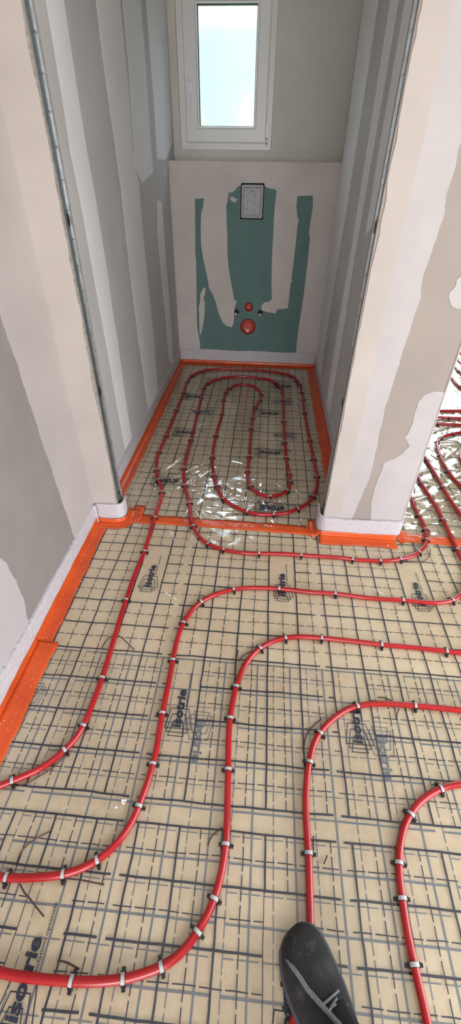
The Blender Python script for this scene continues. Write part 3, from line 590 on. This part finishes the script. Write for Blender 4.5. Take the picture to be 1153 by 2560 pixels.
f_main = lambda X, Y: .0008 + np.abs(waves(X, Y, .0007, .13, 3)) + ridge_height(X, Y, R_main)
R_main = [(np.array(a), np.array(b), h, w, .08) for a, b, h, w in (
    ((-.56, 1.02), (-.46, .93), .004, .006), ((-.545, 1.02), (-.45, .945), .0035, .005), ((-.36, 1.06), (-.25, .96), .003, .007), ((-.33, 1.04), (-.24, .98), .003, .004),
    ((.40, 1.15), (.50, 1.08), .003, .007), ((.36, 1.06), (.44, .99), .003, .007), ((-.37, 1.39), (-.33, 1.30), .004, .006), ((-.2, 1.40), (-.12, 1.33), .004, .005),
    ((-.1, 1.40), (.02, 1.32), .003, .006), ((-.60, .86), (-.57, .82), .003, .006), ((.60, .86), (.72, .80), .003, .008), ((.12, .56), (.2, .60), .002, .007), ((-.28, 1.36), (-.22, 1.28), .004, .005))]
f_under = lambda X, Y: np.zeros_like(X) + .0002
cent = [(-.50, 1.80), (-.47, 1.73), (-.445, 1.65), (-.37, 1.83), (-.35, 1.70), (-.30, 1.56), (-.27, 1.46), (-.20, 1.72), (-.15, 1.62), (-.04, 1.53), (.03, 1.66), (.15, 1.72), (.08, 1.52), (.25, 1.62), (-.04, 1.80)]
R_niche = ridges(110, 0, 0, 0, 0, .07, .26, .0015, .0042, .0028, .0055, cent) + ridges(14, -.1, 2.3, .4, .35, .05, .14, .001, .0028, .004, .008)
f_niche = lambda X, Y: .0008 + np.abs(waves(X, Y, .0007, .16, 5)) * (1 + .6 * np.exp(-((Y - 1.6) / .28) ** 2)) + ridge_height(X, Y, R_niche)
R_room = ridges(150, 1.3, 2.5, .65, 1.1, .06, .25, .003, .008, .005, .012) + ridges(60, 0, 0, 0, 0, .06, .2, .003, .008, .004, .008, [(.74, 1.47), (.74, 1.57), (.83, 1.56), (.84, 1.36), (.92, 1.9), (.92, 1.72), (1.03, 2.29), (.99, 2.06), (1.0, 1.9), (1.1, 2.1)])
f_room = lambda X, Y: .0008 + np.abs(waves(X, Y, .0016, .12, 9)) + ridge_height(X, Y, R_room)
ZF = .0022
film_under = sheet('insulation_film', -.66, 1.6, -.45, .772, .05, f_under, M['film_under'], 'lower film sheet with pale grey grid lines, under the near half of the hall film', .0006)
film_main = sheet('insulation_film', -.672, 1.50, -.45, 1.425, .0042, f_main, M['film_main'], 'clear film with navy grid lines covering the hall floor in front of the niche', ZF)
film_niche = sheet('insulation_film', -.655, .398, 1.43, 3.43, .0045, f_niche, M['film_niche'], 'wrinkled clear film with grid lines on the niche floor', ZF)
film_room = sheet('insulation_film', .615, 2.75, 1.43, 4.66, .0075, f_room, M['film_room'], 'crumpled shiny clear film on the floor of the room behind the pillar', ZF)

# printed name and emblem (flat ink on the film)
def text_mesh(body, size, shear=0.0, bold=0.0):
    cu = bpy.data.curves.new('print', 'FONT'); cu.body = body; cu.size = size; cu.shear = shear; cu.offset = bold; cu.resolution_u = 4
    ob = bpy.data.objects.new('print', cu); COL.objects.link(ob)
    dg = bpy.context.evaluated_depsgraph_get(); dg.update()
    me = bpy.data.meshes.new_from_object(ob.evaluated_get(dg))
    v = [tuple(p.co) for p in me.vertices]; f = [tuple(q.vertices) for q in me.polygons]
    bpy.data.objects.remove(ob); bpy.data.curves.remove(cu); bpy.data.meshes.remove(me)
    return np.array(v), f
def fit(v, u0, u1, w0, w1):
    v = v.copy(); a, b = v[:, 0].min(), v[:, 0].max(); v[:, 0] = u0 + (v[:, 0] - a) / (b - a) * (u1 - u0)
    c, d = v[:, 1].min(), v[:, 1].max(); v[:, 1] = w0 + (v[:, 1] - c) / (d - c) * (w1 - w0); return v
tv, tf = text_mesh('isotrie', .03, .06, .0011); tv = fit(tv, .074, .186, -.012, .013)
sv, sf = text_mesh('isolation optimale', .012, .05, .00008); sv = fit(sv, .135, .240, -.0225, -.0135)
ev, ef = [], []
def seg(a, b, w=.0011):
    a = np.array(a); b = np.array(b); d = (b - a) / np.linalg.norm(b - a); n = np.array([-d[1], d[0]]) * w; a = a - d * w; b = b + d * w
    i = len(ev); ev.extend([tuple(a + n), tuple(a - n), tuple(b - n), tuple(b + n)]); ef.append((i, i + 1, i + 2, i + 3))
for (un, v0, v1, uw, w0, w1) in ((.128, -.026, .024, .072, -.040, .034), (.111, -.020, .018, .061, -.031, .028), (.092, -.014, .012, .051, -.022, .021)):
    c = [(un, v0), (un, v1), (uw, w1), (uw, w0)]
    for k in range(4): seg(c[k], c[(k + 1) % 4])
ev = np.array(ev)
def put_logo(film, fn, zf, ox, oy, du, dv, mat, sub=True, lift=.0009):
    """u runs along the words, v towards the top of the letters"""
    for nm, v, f in (('printed_emblem', ev, ef), ('printed_name', tv, tf), ('printed_tagline', sv, sf)):
        if nm == 'printed_tagline' and not sub: continue
        X = ox + v[:, 0] * du[0] + v[:, 1] * dv[0]; Y = oy + v[:, 0] * du[1] + v[:, 1] * dv[1]
        Z = zf + fn(X, Y) + lift
        mesh(nm, np.stack([X, Y, Z], 1), f, mat, film)
for k in (-1, 0, 1): put_logo(film_main, f_main, ZF, .12 + .5 * k, .979, (0, 1), (-1, 0), M['ink'])
for k in (-1, 0): put_logo(film_main, f_main, ZF, .32 + .5 * k, .479, (0, 1), (-1, 0), M['ink'])
put_logo(film_main, f_main, ZF, -.385, -.068, (0, 1), (-1, 0), M['ink'])
put_logo(film_main, f_main, ZF, .115, -.068, (0, 1), (-1, 0), M['ink'])
for k in (-1, 0): put_logo(film_under, f_under, .0006, .385 + .5 * k, .655, (0, -1), (1, 0), M['ink_pale'], False, .0003)
put_logo(film_under, f_under, .0006, -.62, .70, (0, -1), (1, 0), M['ink_pale'], False, .0003)
for x, y in ((-.585, 2.773), (-.56, 2.255), (-.57, 1.742), (-.07, 2.562), (-.065, 2.072), (-.05, 1.574), (.02, 3.02)):
    put_logo(film_niche, f_niche, ZF, x, y, (1, 0), (0, -1.6), M['ink'])
for x, y in ((-.25, 2.543), (.27, 2.749), (.27, 2.274)):
    put_logo(film_niche, f_niche, ZF, x, y, (-1, 0), (0, -1.4), M['ink_pale'])

# ------------------------------------------------------------------ foam edge strips and orange tape
def wall_strip(name, path, h, t, mat, label, cat='edge strip', jag=.0015):
    """upright strip of thickness t following a floor path, room side on the left of the path"""
    P = spline(path, .012, 1); n = len(P)
    T = np.gradient(P, axis=0); T /= np.linalg.norm(T, axis=1)[:, None]; N = np.stack([-T[:, 1], T[:, 0]], 1)
    V, F = [], []
    for i in range(n):
        hh = h + random.uniform(-jag, jag) + .002 * math.sin(i * .21)
        a, b = P[i], P[i] - N[i] * t
        V += [(a[0], a[1], .0), (a[0], a[1], hh), (b[0], b[1], hh), (b[0], b[1], .0)]
    for i in range(n - 1):
        for k in range(4): a = i * 4 + k; c = i * 4 + (k + 1) % 4; F.append((a, c, c + 4, a + 4))
    F += [(0, 1, 2, 3), tuple((n - 1) * 4 + k for k in (3, 2, 1, 0))]
    o = mesh(name, V, F, mat)
    bm = bmesh.new(); bm.from_mesh(o.data); bmesh.ops.recalc_face_normals(bm, faces=bm.faces); bm.to_mesh(o.data); bm.free()
    return tag(o, label, cat)
ST = 'foam_edge_strip'
wall_strip(ST, [(-.68, -.5), (-.68, .4), (-.68, 1.30), (-.68, 1.395)][::-1], .100, .009, M['foam'], 'white foam edge strip along the left wall of the hall')
wall_strip(ST, [(-.679, 1.408), (-.62, 1.408), (-.585, 1.410), (-.566, 1.423), (-.560, 1.455), (-.568, 1.485)][::-1], .098, .006, M['foam'], 'white foam strip curling round the foot of the left jamb')
wall_strip(ST, [(-.659, 3.42), (-.659, 2.4), (-.659, 1.505)], .098, .008, M['foam'], 'white foam edge strip along the left wall inside the niche')
wall_strip(ST, [(.400, 3.431), (-.1, 3.431), (-.658, 3.431)], .112, .008, M['foam'], 'white foam edge strip along the foot of the green boxing')
wall_strip(ST, [(.400, 1.50), (.400, 2.4), (.400, 3.42)], .095, .008, M['foam'], 'white foam edge strip along the right wall inside the niche')
wall_strip(ST, [(.272, 1.50), (.266, 1.455), (.272, 1.418), (.290, 1.404), (.33, 1.402), (.45, 1.402), (.57, 1.402), (.602, 1.405), (.618, 1.42), (.619, 1.47)][::-1], .100, .008, M['foam'], 'white foam strip wrapped round the foot of the pillar')

def tape(path, up, out, label, z=.004, tuck=.0015, lift=.0, amp=.0022):
    """adhesive tape folded from the strip onto the film: room side on the left of the path"""
    P = spline(path, .012, 1); n = len(P)
    T = np.gradient(P, axis=0); T /= np.linalg.norm(T, axis=1)[:, None]; N = np.stack([-T[:, 1], T[:, 0]], 1)
    V, F = [], []; cols = 9
    for i in range(n):
        w1 = amp * math.sin(i * .33 + 1) + amp * .7 * math.sin(i * .9); w2 = random.uniform(-.001, .001)
        a = P[i]; nn = N[i]
        o_ = out + w1 + w2; u = up + .5 * w1
        prof = [(tuck, u), (tuck, u * .55), (tuck + .002, u * .28 + .001), (.006, z + .006), (.014, z + .0025)] + [(.014 + (o_ - .014) * t, z + .0006 + .0012 * abs(math.sin(i * .5 + 5 * t))) for t in (.25, .5, .75, 1)]
        for d, h in prof: V.append((a[0] + nn[0] * d, a[1] + nn[1] * d, h + lift))
    for i in range(n - 1):
        for k in range(cols - 1): a = i * cols + k; F.append((a, a + 1, a + cols + 1, a + cols))
    o = mesh('orange_tape', V, F, M['tape'], None, True)
    md = o.modifiers.new('solid', 'SOLIDIFY'); md.thickness = .0005; md.offset = 1
    return tag(o, label, 'tape')
def flat_tape(path, w, label, z=.0055, amp=.002):
    P = spline(path, .012, 1); n = len(P)
    T = np.gradient(P, axis=0); T /= np.linalg.norm(T, axis=1)[:, None]; N = np.stack([-T[:, 1], T[:, 0]], 1)
    V, F = [], []
    for i in range(n):
        for k, t in enumerate((-.5, -.25, 0, .25, .5)):
            d = t * (w + amp * math.sin(i * .4)); V.append((P[i][0] + N[i][0] * d, P[i][1] + N[i][1] * d, z + .001 * math.sin(i * .7 + k) + .0006 * math.sin(i * 1.9 - k)))
    for i in range(n - 1):
        for k in range(4): a = i * 5 + k; F.append((a, a + 1, a + 6, a + 5))
    o = mesh('orange_tape', V, F, M['tape'], None, True)
    md = o.modifiers.new('solid', 'SOLIDIFY'); md.thickness = .0005; md.offset = 1
    return tag(o, label, 'tape')
tape([(-.68, 1.395), (-.68, 1.0), (-.68, .4), (-.68, -.45)], .033, .048, 'orange tape along the foot of the left hall wall')
tape([(-.679, .79), (-.679, .5), (-.679, -.45)], .022, .066, 'second layer of orange tape overlapping near the front left corner', z=.0055, lift=.001)
tape([(-.560, 1.50), (-.556, 1.455), (-.563, 1.418), (-.585, 1.404), (-.62, 1.402), (-.681, 1.404)], .030, .042, 'orange tape round the foot of the left jamb', z=.005)
tape([(-.659, 3.42), (-.659, 2.4), (-.659, 1.505)], .034, .042, 'orange tape along the left side of the niche floor')
tape([(.400, 3.431), (-.1, 3.431), (-.658, 3.431)], .030, .040, 'orange tape along the back of the niche floor')
tape([(.400, 1.50), (.400, 2.4), (.400, 3.42)], .032, .055, 'orange tape along the right side of the niche floor')
tape([(.60, 1.402), (.45, 1.402), (.30, 1.402), (.278, 1.403)], .032, .052, 'orange tape along the front foot of the pillar', z=.005)
tape([(.279, 1.402), (.268, 1.418), (.262, 1.455), (.268, 1.50)], .028, .030, 'orange tape round the left corner of the pillar foot', z=.0045)
tape([(.620, 1.47), (.619, 1.42), (.604, 1.402)], .030, .034, 'orange tape round the right corner of the pillar foot', z=.0045)
flat_tape([(-.535, 1.442), (-.2, 1.440), (.1, 1.434), (.262, 1.428)], .058, 'orange tape lying across the niche threshold under the film pipes')
flat_tape([(.628, 1.425), (.80, 1.418), (1.2, 1.415), (1.9, 1.41)], .055, 'orange tape lying across the opening right of the pillar')
flat_tape([(-.520, 1.435), (-.522, 1.50), (-.523, 1.535)], .045, 'short flap of orange tape beside the left jamb', z=.0062)

# ------------------------------------------------------------------ pipes and clips
R_PIPE = .0082
LAB = {
 'spiral': 'long red heating pipe coiled in the niche and passing in front of the pillar',
 'second': 'red heating pipe next inside the niche pipe, bending right below the pillar',
 'third': 'red heating pipe, middle one of the hall, bending right behind the name print',
 'fourth': 'red heating pipe running under the black shoe and bending right',
 'fifth': 'red heating pipe nearest the lower right corner',
 'hook': 'red heating pipe making a tight bend in the room behind the pillar',
 'inner': 'red heating pipe end of the innermost loop at the right edge, behind the pillar',
 'cross_a': 'farthest of three parallel red pipes crossing behind the pillar',
 'cross_b': 'middle of three parallel red pipes crossing behind the pillar',
 'cross_c': 'nearest of three parallel red pipes crossing behind the pillar',
 'diag_a': 'first of four far red pipes at the right edge, nearest the pillar foot',
 'diag_b': 'second of four far red pipes at the right edge',
 'diag_c': 'third of four far red pipes at the right edge',
 'diag_d': 'fourth and farthest of the far red pipes at the right edge'}
ORD = ['first', 'second', 'third', 'fourth', 'fifth', 'sixth', 'seventh', 'eighth', 'ninth', 'tenth', 'eleventh', 'twelfth', 'thirteenth', 'fourteenth', 'fifteenth', 'sixteenth', 'seventeenth', 'eighteenth']
RUNS = {'spiral': [(7, 'from the left edge on the straight hall run of the niche pipe'), (8, 'from the threshold up the left side of the outer niche loop'),
    (10, 'from the left on the far bend of the outer niche loop'), (7, 'from the back down the right side of the outer niche loop'),
    (6, 'from the right on the near bend of the outer niche loop'), (7, 'from the front up the left side of the innermost niche loop'),
    (7, 'from the back down the centre run of the niche coil'), (4, 'from the left on the small near bend of the niche coil'),
    (7, 'from the front up the right side of the middle niche loop'), (6, 'from the right on the far bend of the middle niche loop'),
    (7, 'from the back down the left side of the middle niche loop'), (7, 'from the left on the pipe crossing in front of the pillar'),
    (4, 'from the front on the bend right of the pillar foot')],
  'second': [(17, 'from the left edge on the second hall pipe')], 'third': [(16, 'from the left edge on the middle hall pipe')],
  'fourth': [(5, 'from the right on the pipe leading under the shoe')], 'fifth': [(5, 'from the right on the pipe at the lower right')],
  'hook': [(5, 'from the right on the tight pipe bend behind the pillar')], 'cross_b': [(1, 'on the middle of three pipes crossing behind the pillar')],
  'cross_c': [(1, 'on the nearest of three pipes crossing behind the pillar')], 'diag_a': [(1, 'on the nearest far pipe at the right edge')], 'diag_b': [(1, 'on the next far pipe at the right edge')]}
def floor_z(x, y):
    fn = f_niche if (x < .40 and y > 1.43) else (f_room if (x > .615 and y > 1.43) else f_main)
    return ZF + float(fn(np.array([x]), np.array([y]))[0])
PATH = {}
for k, pts in PIPES.items():
    p2 = spline(pts, .012, 4)
    z = R_PIPE + ZF + .0022 + .0008 * np.sin(np.arange(len(p2)) * .13)
    p3 = np.column_stack([p2, z]); PATH[k] = p3
    tag(tube('heating_pipe', p3, R_PIPE, M['pipe'], None, 14), LAB[k], 'pipe', 'red floor heating pipes')

def clip_proto():
    r = empty('pipe_clip')
    ri, ro, w = R_PIPE + .0004, R_PIPE + .0018, .0040
    V, F = [], []
    A = np.linspace(math.radians(-5), math.radians(185), 13)
    for a in A:
        for rad in (ri, ro):
            for s in (-w, w): V.append((s, rad * math.cos(a), rad * math.sin(a)))
    for i in range(12):
        a = i * 4; b = a + 4
        F += [(a + 2, a + 3, b + 3, b + 2), (a, b, b + 1, a + 1), (a, a + 2, b + 2, b), (a + 1, b + 1, b + 3, a + 3)]
    F += [(0, 1, 3, 2), (48, 50, 51, 49)]
    mesh('band', V, F, M['clip_black'], r)
    V2, F2 = [], []
    for a in np.linspace(math.radians(32), math.radians(148), 9):
        for s in (-w * .88, w * .88): V2.append((s, (ro + .0003) * math.cos(a), (ro + .0003) * math.sin(a)))
    for i in range(8): F2.append((i * 2, i * 2 + 1, i * 2 + 3, i * 2 + 2))
    tp = mesh('grey_top', V2, F2, M['clip_band'], r)  # plain grey strip over the crown of the black band
    md = tp.modifiers.new('solid', 'SOLIDIFY'); md.thickness = .0004; md.offset = 0
    for s in (-1, 1):
        v, f = [], []
        y0, y1 = s * (ri - .0002), s * (ro + .0012); y0, y1 = min(y0, y1), max(y0, y1)
        a, b = box_vf(-w * 1.05, w * 1.05, y0, y1, -R_PIPE - .002, .0042); v += a; f += b
        y0, y1 = s * ro, s * (ro + .0070); y0, y1 = min(y0, y1), max(y0, y1)
        a, b = box_vf(-w * .8, w * .8, y0, y1, -R_PIPE - .002, -.0022, len(v)); v += a; f += b
        mesh('barb', v, f, M['clip_black'], r)
    return r
proto = clip_proto(); first = True
pkids = list(proto.children)
for k, pts in CLIPS.items():
    path = PATH[k]
    labs = [('%s clip %s' % (ORD[q], ph) if cnt > 1 else 'single black clip ' + ph) for cnt, ph in RUNS[k] for q in range(cnt)]
    if k != 'spiral': pts = sorted(pts, key=lambda c: int(np.argmin((path[:, 0] - c[0]) ** 2 + (path[:, 1] - c[1]) ** 2)))
    for (x, y), lab in zip(pts, labs):
        i = int(np.argmin((path[:, 0] - x) ** 2 + (path[:, 1] - y) ** 2)); i = min(max(i, 1), len(path) - 2)
        t = path[i + 1] - path[i - 1]
        if first: r = proto; first = False
        else:
            r = proto.copy(); COL.objects.link(r)
            for c in pkids:
                d = c.copy(); COL.objects.link(d); d.parent = r
        r.location = path[i]; r.rotation_euler = (random.uniform(-.12, .12), 0, math.atan2(t[1], t[0]) + random.uniform(-.08, .08))
        tag(r, lab, 'clip', 'pipe clips on the heating pipes')

# thin dark offcuts
for lab, pts in WIRES:
    p2 = spline(pts, .004, 2); n = len(p2)
    t = np.linspace(0, 1, n)
    z = ZF + .0035 + .002 * np.sin(t * 3.1)
    tag(tube('tie_offcut', np.column_stack([p2, z]), .0016, M['wire'], None, 6), 'thin dark plastic offcut ' + lab, 'offcut')

# ------------------------------------------------------------------ fittings in the panel
r = empty('flush_cover', (-.134, 3.44, .97)); tag(r, 'pale grey plastic flush cover set in the green board', 'cover')
IV = Matrix.Translation((.134, -3.44, -.97))
def part(o, rr, iv): o.parent = rr; o.matrix_parent_inverse = iv; return o
def round_rect(x0, x1, z0, z1, r, n=6):
    out = []
    for cx, cz, a0 in ((x1 - r, z1 - r, 0), (x0 + r, z1 - r, 90), (x0 + r, z0 + r, 180), (x1 - r, z0 + r, 270)):
        for k in range(n + 1):
            a = math.radians(a0 + 90 * k / n); out.append((cx + r * math.cos(a), cz + r * math.sin(a)))
    return out
def loftY(name, loops, mat, cap=True):
    V, F = [], []; n = len(loops[0][1])
    for y, l in loops: V += [(a, y, b) for a, b in l]
    for i in range(len(loops) - 1):
        for k in range(n): a = i * n + k; b = i * n + (k + 1) % n; F.append((a, b, b + n, a + n))
    if cap: F.append(tuple((len(loops) - 1) * n + k for k in range(n)))
    return mesh(name, V, F, mat)
X0, X1, Z0, Z1 = -.2045, -.0635, .973, 1.1515
part(loftY('body', [(3.50, round_rect(X0, X1, Z0, Z1, .010)), (3.440, round_rect(X0, X1, Z0, Z1, .010)), (3.4365, round_rect(X0 + .003, X1 - .003, Z0 + .003, Z1 - .003, .010)), (3.4365, round_rect(X0 + .010, X1 - .010, Z0 + .010, Z1 - .010, .008)), (3.4405, round_rect(X0 + .020, X1 - .020, Z0 + .022, Z1 - .020, .008))], M['plate']), r, IV)
part(boxes('latch', [(-.147, -.120, 3.4375, 3.445, 1.113, 1.122)], M['plate_d'], None, .002), r, IV)
for px, pz in ((-.160, 1.092), (-.113, 1.092), (-.158, 1.055), (-.112, 1.055), (-.158, 1.020), (-.112, 1.018)):
    v, f = cyl_vf((px, 3.4385, pz), (px, 3.445, pz), .0085, .0085, 14); part(mesh('boss', v, f, M['plate']), r, IV)
    v, f = box_vf(px - .0095, px - .004, 3.4378, 3.444, pz - .010, pz + .010); part(mesh('slot', v, f, M['plate_d']), r, IV)

def drain(x, z, ro, label, capdepth):
    r = empty('drain_stub', (x, 3.44, z)); iv = Matrix.Translation((-x, -3.44, -z))
    C = lambda rad, n=32: [(x + rad * math.cos(t), z + rad * math.sin(t)) for t in np.linspace(0, 2 * math.pi, n, endpoint=False)]
    part(loftY('socket', [(3.54, C(ro)), (3.437, C(ro)), (3.435, C(ro - .002)), (3.437, C(ro - .004)), (3.437 + capdepth, C(ro - .005))], M['drain'], False), r, iv)
    part(loftY('cap', [(3.437 + capdepth, C(ro - .0045)), (3.435 + capdepth, C(ro * .78)), (3.437 + capdepth, C(ro * .72)), (3.440 + capdepth, C(ro * .40)), (3.440 + capdepth, C(.002))], M['drain']), r, iv)
    part(boxes('cap_grip', [(x - ro * .45, x + ro * .45, 3.433 + capdepth, 3.441 + capdepth, z - .003, z + .003)], M['drain'], None, .001), r, iv)
    return tag(r, label, 'drain')
drain(-.132, .429, .030, 'small red drain stub, upper of the two in the green board', .040)
d2 = drain(-.132, .291, .053, 'large red drain stub with cap, lower of the two in the green board', .022)
part(boxes('sticker', [(-.143, -.125, 3.4535, 3.4545, .250, .262)], M['highlight_sticker'], None, .001), d2, Matrix.Translation((.132, -3.44, -.291)))
for x, lab in ((-.221, 'threaded mounting stub left of the red drain stubs'), (-.045, 'threaded mounting stub right of the red drain stubs')):
    r = empty('mounting_stub', (x, 3.44, .394)); iv = Matrix.Translation((-x, -3.44, -.394))
    v, f = cyl_vf((x, 3.52, .394), (x, 3.385, .392), .0105, .0100, 16); part(mesh('sleeve', v, f, M['copper'], None, True), r, iv)
    v, f = cyl_vf((x, 3.386, .392), (x, 3.374, .392), .0085, .0065, 16); part(mesh('highlight_tip', v, f, M['highlight_sticker'], None, True), r, iv)  # white end, a highlight put into the colour
    tag(r, lab, 'stub')

# ------------------------------------------------------------------ photographer's foot
ps = empty('person', (.2, .05, 0)); tag(ps, 'person standing behind the camera, one foot in a black knit sneaker and black trousers', 'person')
PIV = Matrix.Translation((-.2, -.05, 0))
toe = np.array([.1365, .176]); d = np.array([.37, -.929]); d /= np.linalg.norm(d); nn = np.array([-d[1], d[0]])   # nn points to the photo's right
LEN = .285
ST_ = [(0, .004, .010, .022, 0), (.012, .018, .006, .034, -.002), (.04, .031, .004, .044, -.004), (.09, .042, .002, .050, -.006), (.17, .049, .001, .055, -.007), (.27, .052, 0, .061, -.006), (.36, .052, 0, .068, -.003), (.46, .049, 0, .080, 0), (.56, .045, 0, .094, .002), (.68, .041, 0, .103, .003), (.80, .039, 0, .104, .003), (.90, .036, 0, .103, .003), (.965, .028, .003, .098, .003), (1, .012, .012, .085, .003)]
def foot_loft(name, f_sec, mat, parent, seg=22, smooth=True):
    V, F = [], []
    S = np.array(ST_); ss = np.concatenate([np.linspace(0, .1, 9), np.linspace(.12, .92, 26), np.linspace(.94, 1, 6)])
    for s in ss:
        hw, zb, zt, off = (np.interp(s, S[:, 0], S[:, k]) for k in (1, 2, 3, 4))
        c = toe + d * LEN * s + nn * off; lift = .0185 * (1 - s) + .0045 * s
        for (a, z) in f_sec(hw, zb, zt, seg): V.append((c[0] + nn[0] * a, c[1] + nn[1] * a, z + lift))
    n = len(V) // len(ss)
    for i in range(len(ss) - 1):
        for k in range(n): a = i * n + k; b = i * n + (k + 1) % n; F.append((a, b, b + n, a + n))
    F.append(tuple(range(n))); F.append(tuple((len(ss) - 1) * n + k for k in reversed(range(n))))
    o = mesh(name, V, F, mat, None, smooth); o.parent = parent; o.matrix_parent_inverse = PIV
    md = o.modifiers.new('sub', 'SUBSURF'); md.levels = 1; md.render_levels = 1
    return o
def sec_up(hw, zb, zt, seg):
    out = []
    for k in range(seg):
        t = 2 * math.pi * k / seg; c, s = math.cos(t), math.sin(t)
        a = hw * math.copysign(abs(c) ** .75, c); z = (zb + .012) + ((zt - zb - .012) * abs(s) ** .85 if s > 0 else -.008 * abs(s) ** .5); out.append((a, z))
    return out
def sec_sole(hw, zb, zt, seg):
    h = hw + .004
    return [(h, zb + .004), (h, zb + .016), (h - .003, zb + .019), (-h + .003, zb + .019), (-h, zb + .016), (-h, zb + .004), (-h + .004, zb), (h - .004, zb)]
shoe = foot_loft('shoe', sec_up, M['knit'], ps)
sole = foot_loft('sole', sec_sole, M['sole'], ps); sole.parent = shoe; sole.matrix_parent_inverse = Matrix.Identity(4)
bpy.context.view_layer.update()
def top_z(x, y):
    q = np.array([x, y]) - toe; s = float(q @ d) / LEN; S = np.array(ST_); s = min(max(s, 0), 1)
    hw, zb, zt, off = (np.interp(s, S[:, 0], S[:, k]) for k in (1, 2, 3, 4)); a = float(q @ nn) - off
    return (zb + .012) + (zt - zb - .012) * max(0, 1 - (abs(a) / hw) ** 2.3) ** .45 + .0185 * (1 - s) + .0045 * s
def lace(pts, w, dz=.0005):
    p = spline(pts, .004, 1); z = np.array([top_z(a, b) for a, b in p])
    for _ in range(3): z[1:-1] = (z[:-2] + z[1:-1] + z[2:]) / 3
    T = np.gradient(p, axis=0); T /= np.linalg.norm(T, axis=1)[:, None]; N = np.stack([-T[:, 1], T[:, 0]], 1)
    V, F = [], []
    for i in range(len(p)):
        ww = w * min(1, .25 + i / (len(p) * .15)); zz = z[i] + dz
        for a, h in ((-ww, 0), (-ww * .6, .0022), (ww * .6, .0022), (ww, 0)): V.append((p[i][0] + N[i][0] * a, p[i][1] + N[i][1] * a, zz + h))
    for i in range(len(p) - 1):
        for k in range(4): a = i * 4 + k; b = i * 4 + (k + 1) % 4; F.append((a, b, b + 4, a + 4))
    o = mesh('lace', V, F, M['lace'], None, True); o.parent = shoe; o.matrix_parent_inverse = Matrix.Identity(4)
lace([(.1085, .122), (.118, .114), (.132, .100), (.144, .086), (.164, .070), (.183, .055), (.200, .042)], .0042, .001)
lace([(.166, .067), (.184, .078), (.201, .089)], .0024)
lace([(.174, .058), (.186, .070), (.195, .079)], .0024)
lace([(.181, .066), (.195, .072), (.207, .074), (.215, .072)], .0022)
# dark opening between the laces, tongue
lace([(.190, .072), (.201, .058), (.214, .040)], .017, -.0004)
for c in list(shoe.children):
    if c.name.startswith('lace'): pass
tg = [c for c in shoe.children if c.name.startswith('lace')][-1]; tg.name = 'tongue'; tg.data.materials.clear(); tg.data.materials.append(M['trouser'])
# trouser leg rising out of the frame
V, F = [], []
an_c = toe + d * LEN * .70
for i, (z, rx, ry, ox, oy) in enumerate(((.085, .040, .052, 0, 0), (.11, .052, .062, .002, -.006), (.16, .056, .062, .004, -.015), (.26, .060, .066, .008, -.03), (.36, .068, .072, .012, -.04), (.48, .070, .074, .014, -.04), (.50, .060, .064, .014, -.04))):
    for k in range(20):
        t = 2 * math.pi * k / 20; wob = 1 + .04 * math.sin(3 * t + i)
        a, b = rx * wob * math.cos(t), ry * wob * math.sin(t)
        V.append((an_c[0] + ox + nn[0] * a + d[0] * b, an_c[1] + oy + nn[1] * a + d[1] * b, z))
for i in range(6):
    for k in range(20): a = i * 20 + k; b = i * 20 + (k + 1) % 20; F.append((a, b, b + 20, a + 20))
F.append(tuple(120 + k for k in range(20)))
tl = mesh('trouser_leg', V, F, M['trouser'], None, True); tl.parent = ps; tl.matrix_parent_inverse = PIV
shoe.matrix_parent_inverse = PIV

# ------------------------------------------------------------------ white crumbs
V, F = [], []
def crumb(x, y, z, s):
    o = len(V)
    for a in ((1, 0, 0), (-1, 0, 0), (0, 1, 0), (0, -1, 0), (0, 0, 1), (0, 0, -.6)):
        k = s * random.uniform(.6, 1.3); V.append((x + a[0] * k, y + a[1] * k, z + a[2] * k * .7))
    F.extend([(o + a, o + b, o + c) for a, b, c in ((0, 2, 4), (2, 1, 4), (1, 3, 4), (3, 0, 4), (2, 0, 5), (1, 2, 5), (3, 1, 5), (0, 3, 5))])
for _ in range(150): crumb(random.uniform(-.675, -.625), random.uniform(.2, 1.40), .010, random.uniform(.0006, .0016))
for _ in range(60): crumb(random.uniform(-.62, -.50), random.uniform(1.41, 1.47), .010, random.uniform(.0006, .0018))
for _ in range(220): crumb(random.uniform(-.6, .75), random.uniform(.1, 1.4), .006, random.uniform(.0004, .0011))
for x, y in ((-.280, .365), (-.272, .367), (-.275, .360), (-.29, .350), (.20, 1.63), (.215, 1.63), (.05, 1.442), (.06, 1.437), (.075, 1.44), (.56, 1.36)): crumb(x, y, .010, .004)
tag(mesh('plaster_crumbs', V, F, M['crumb']), 'tiny white plaster and foam crumbs scattered over tape and film', 'crumbs', kind='stuff')
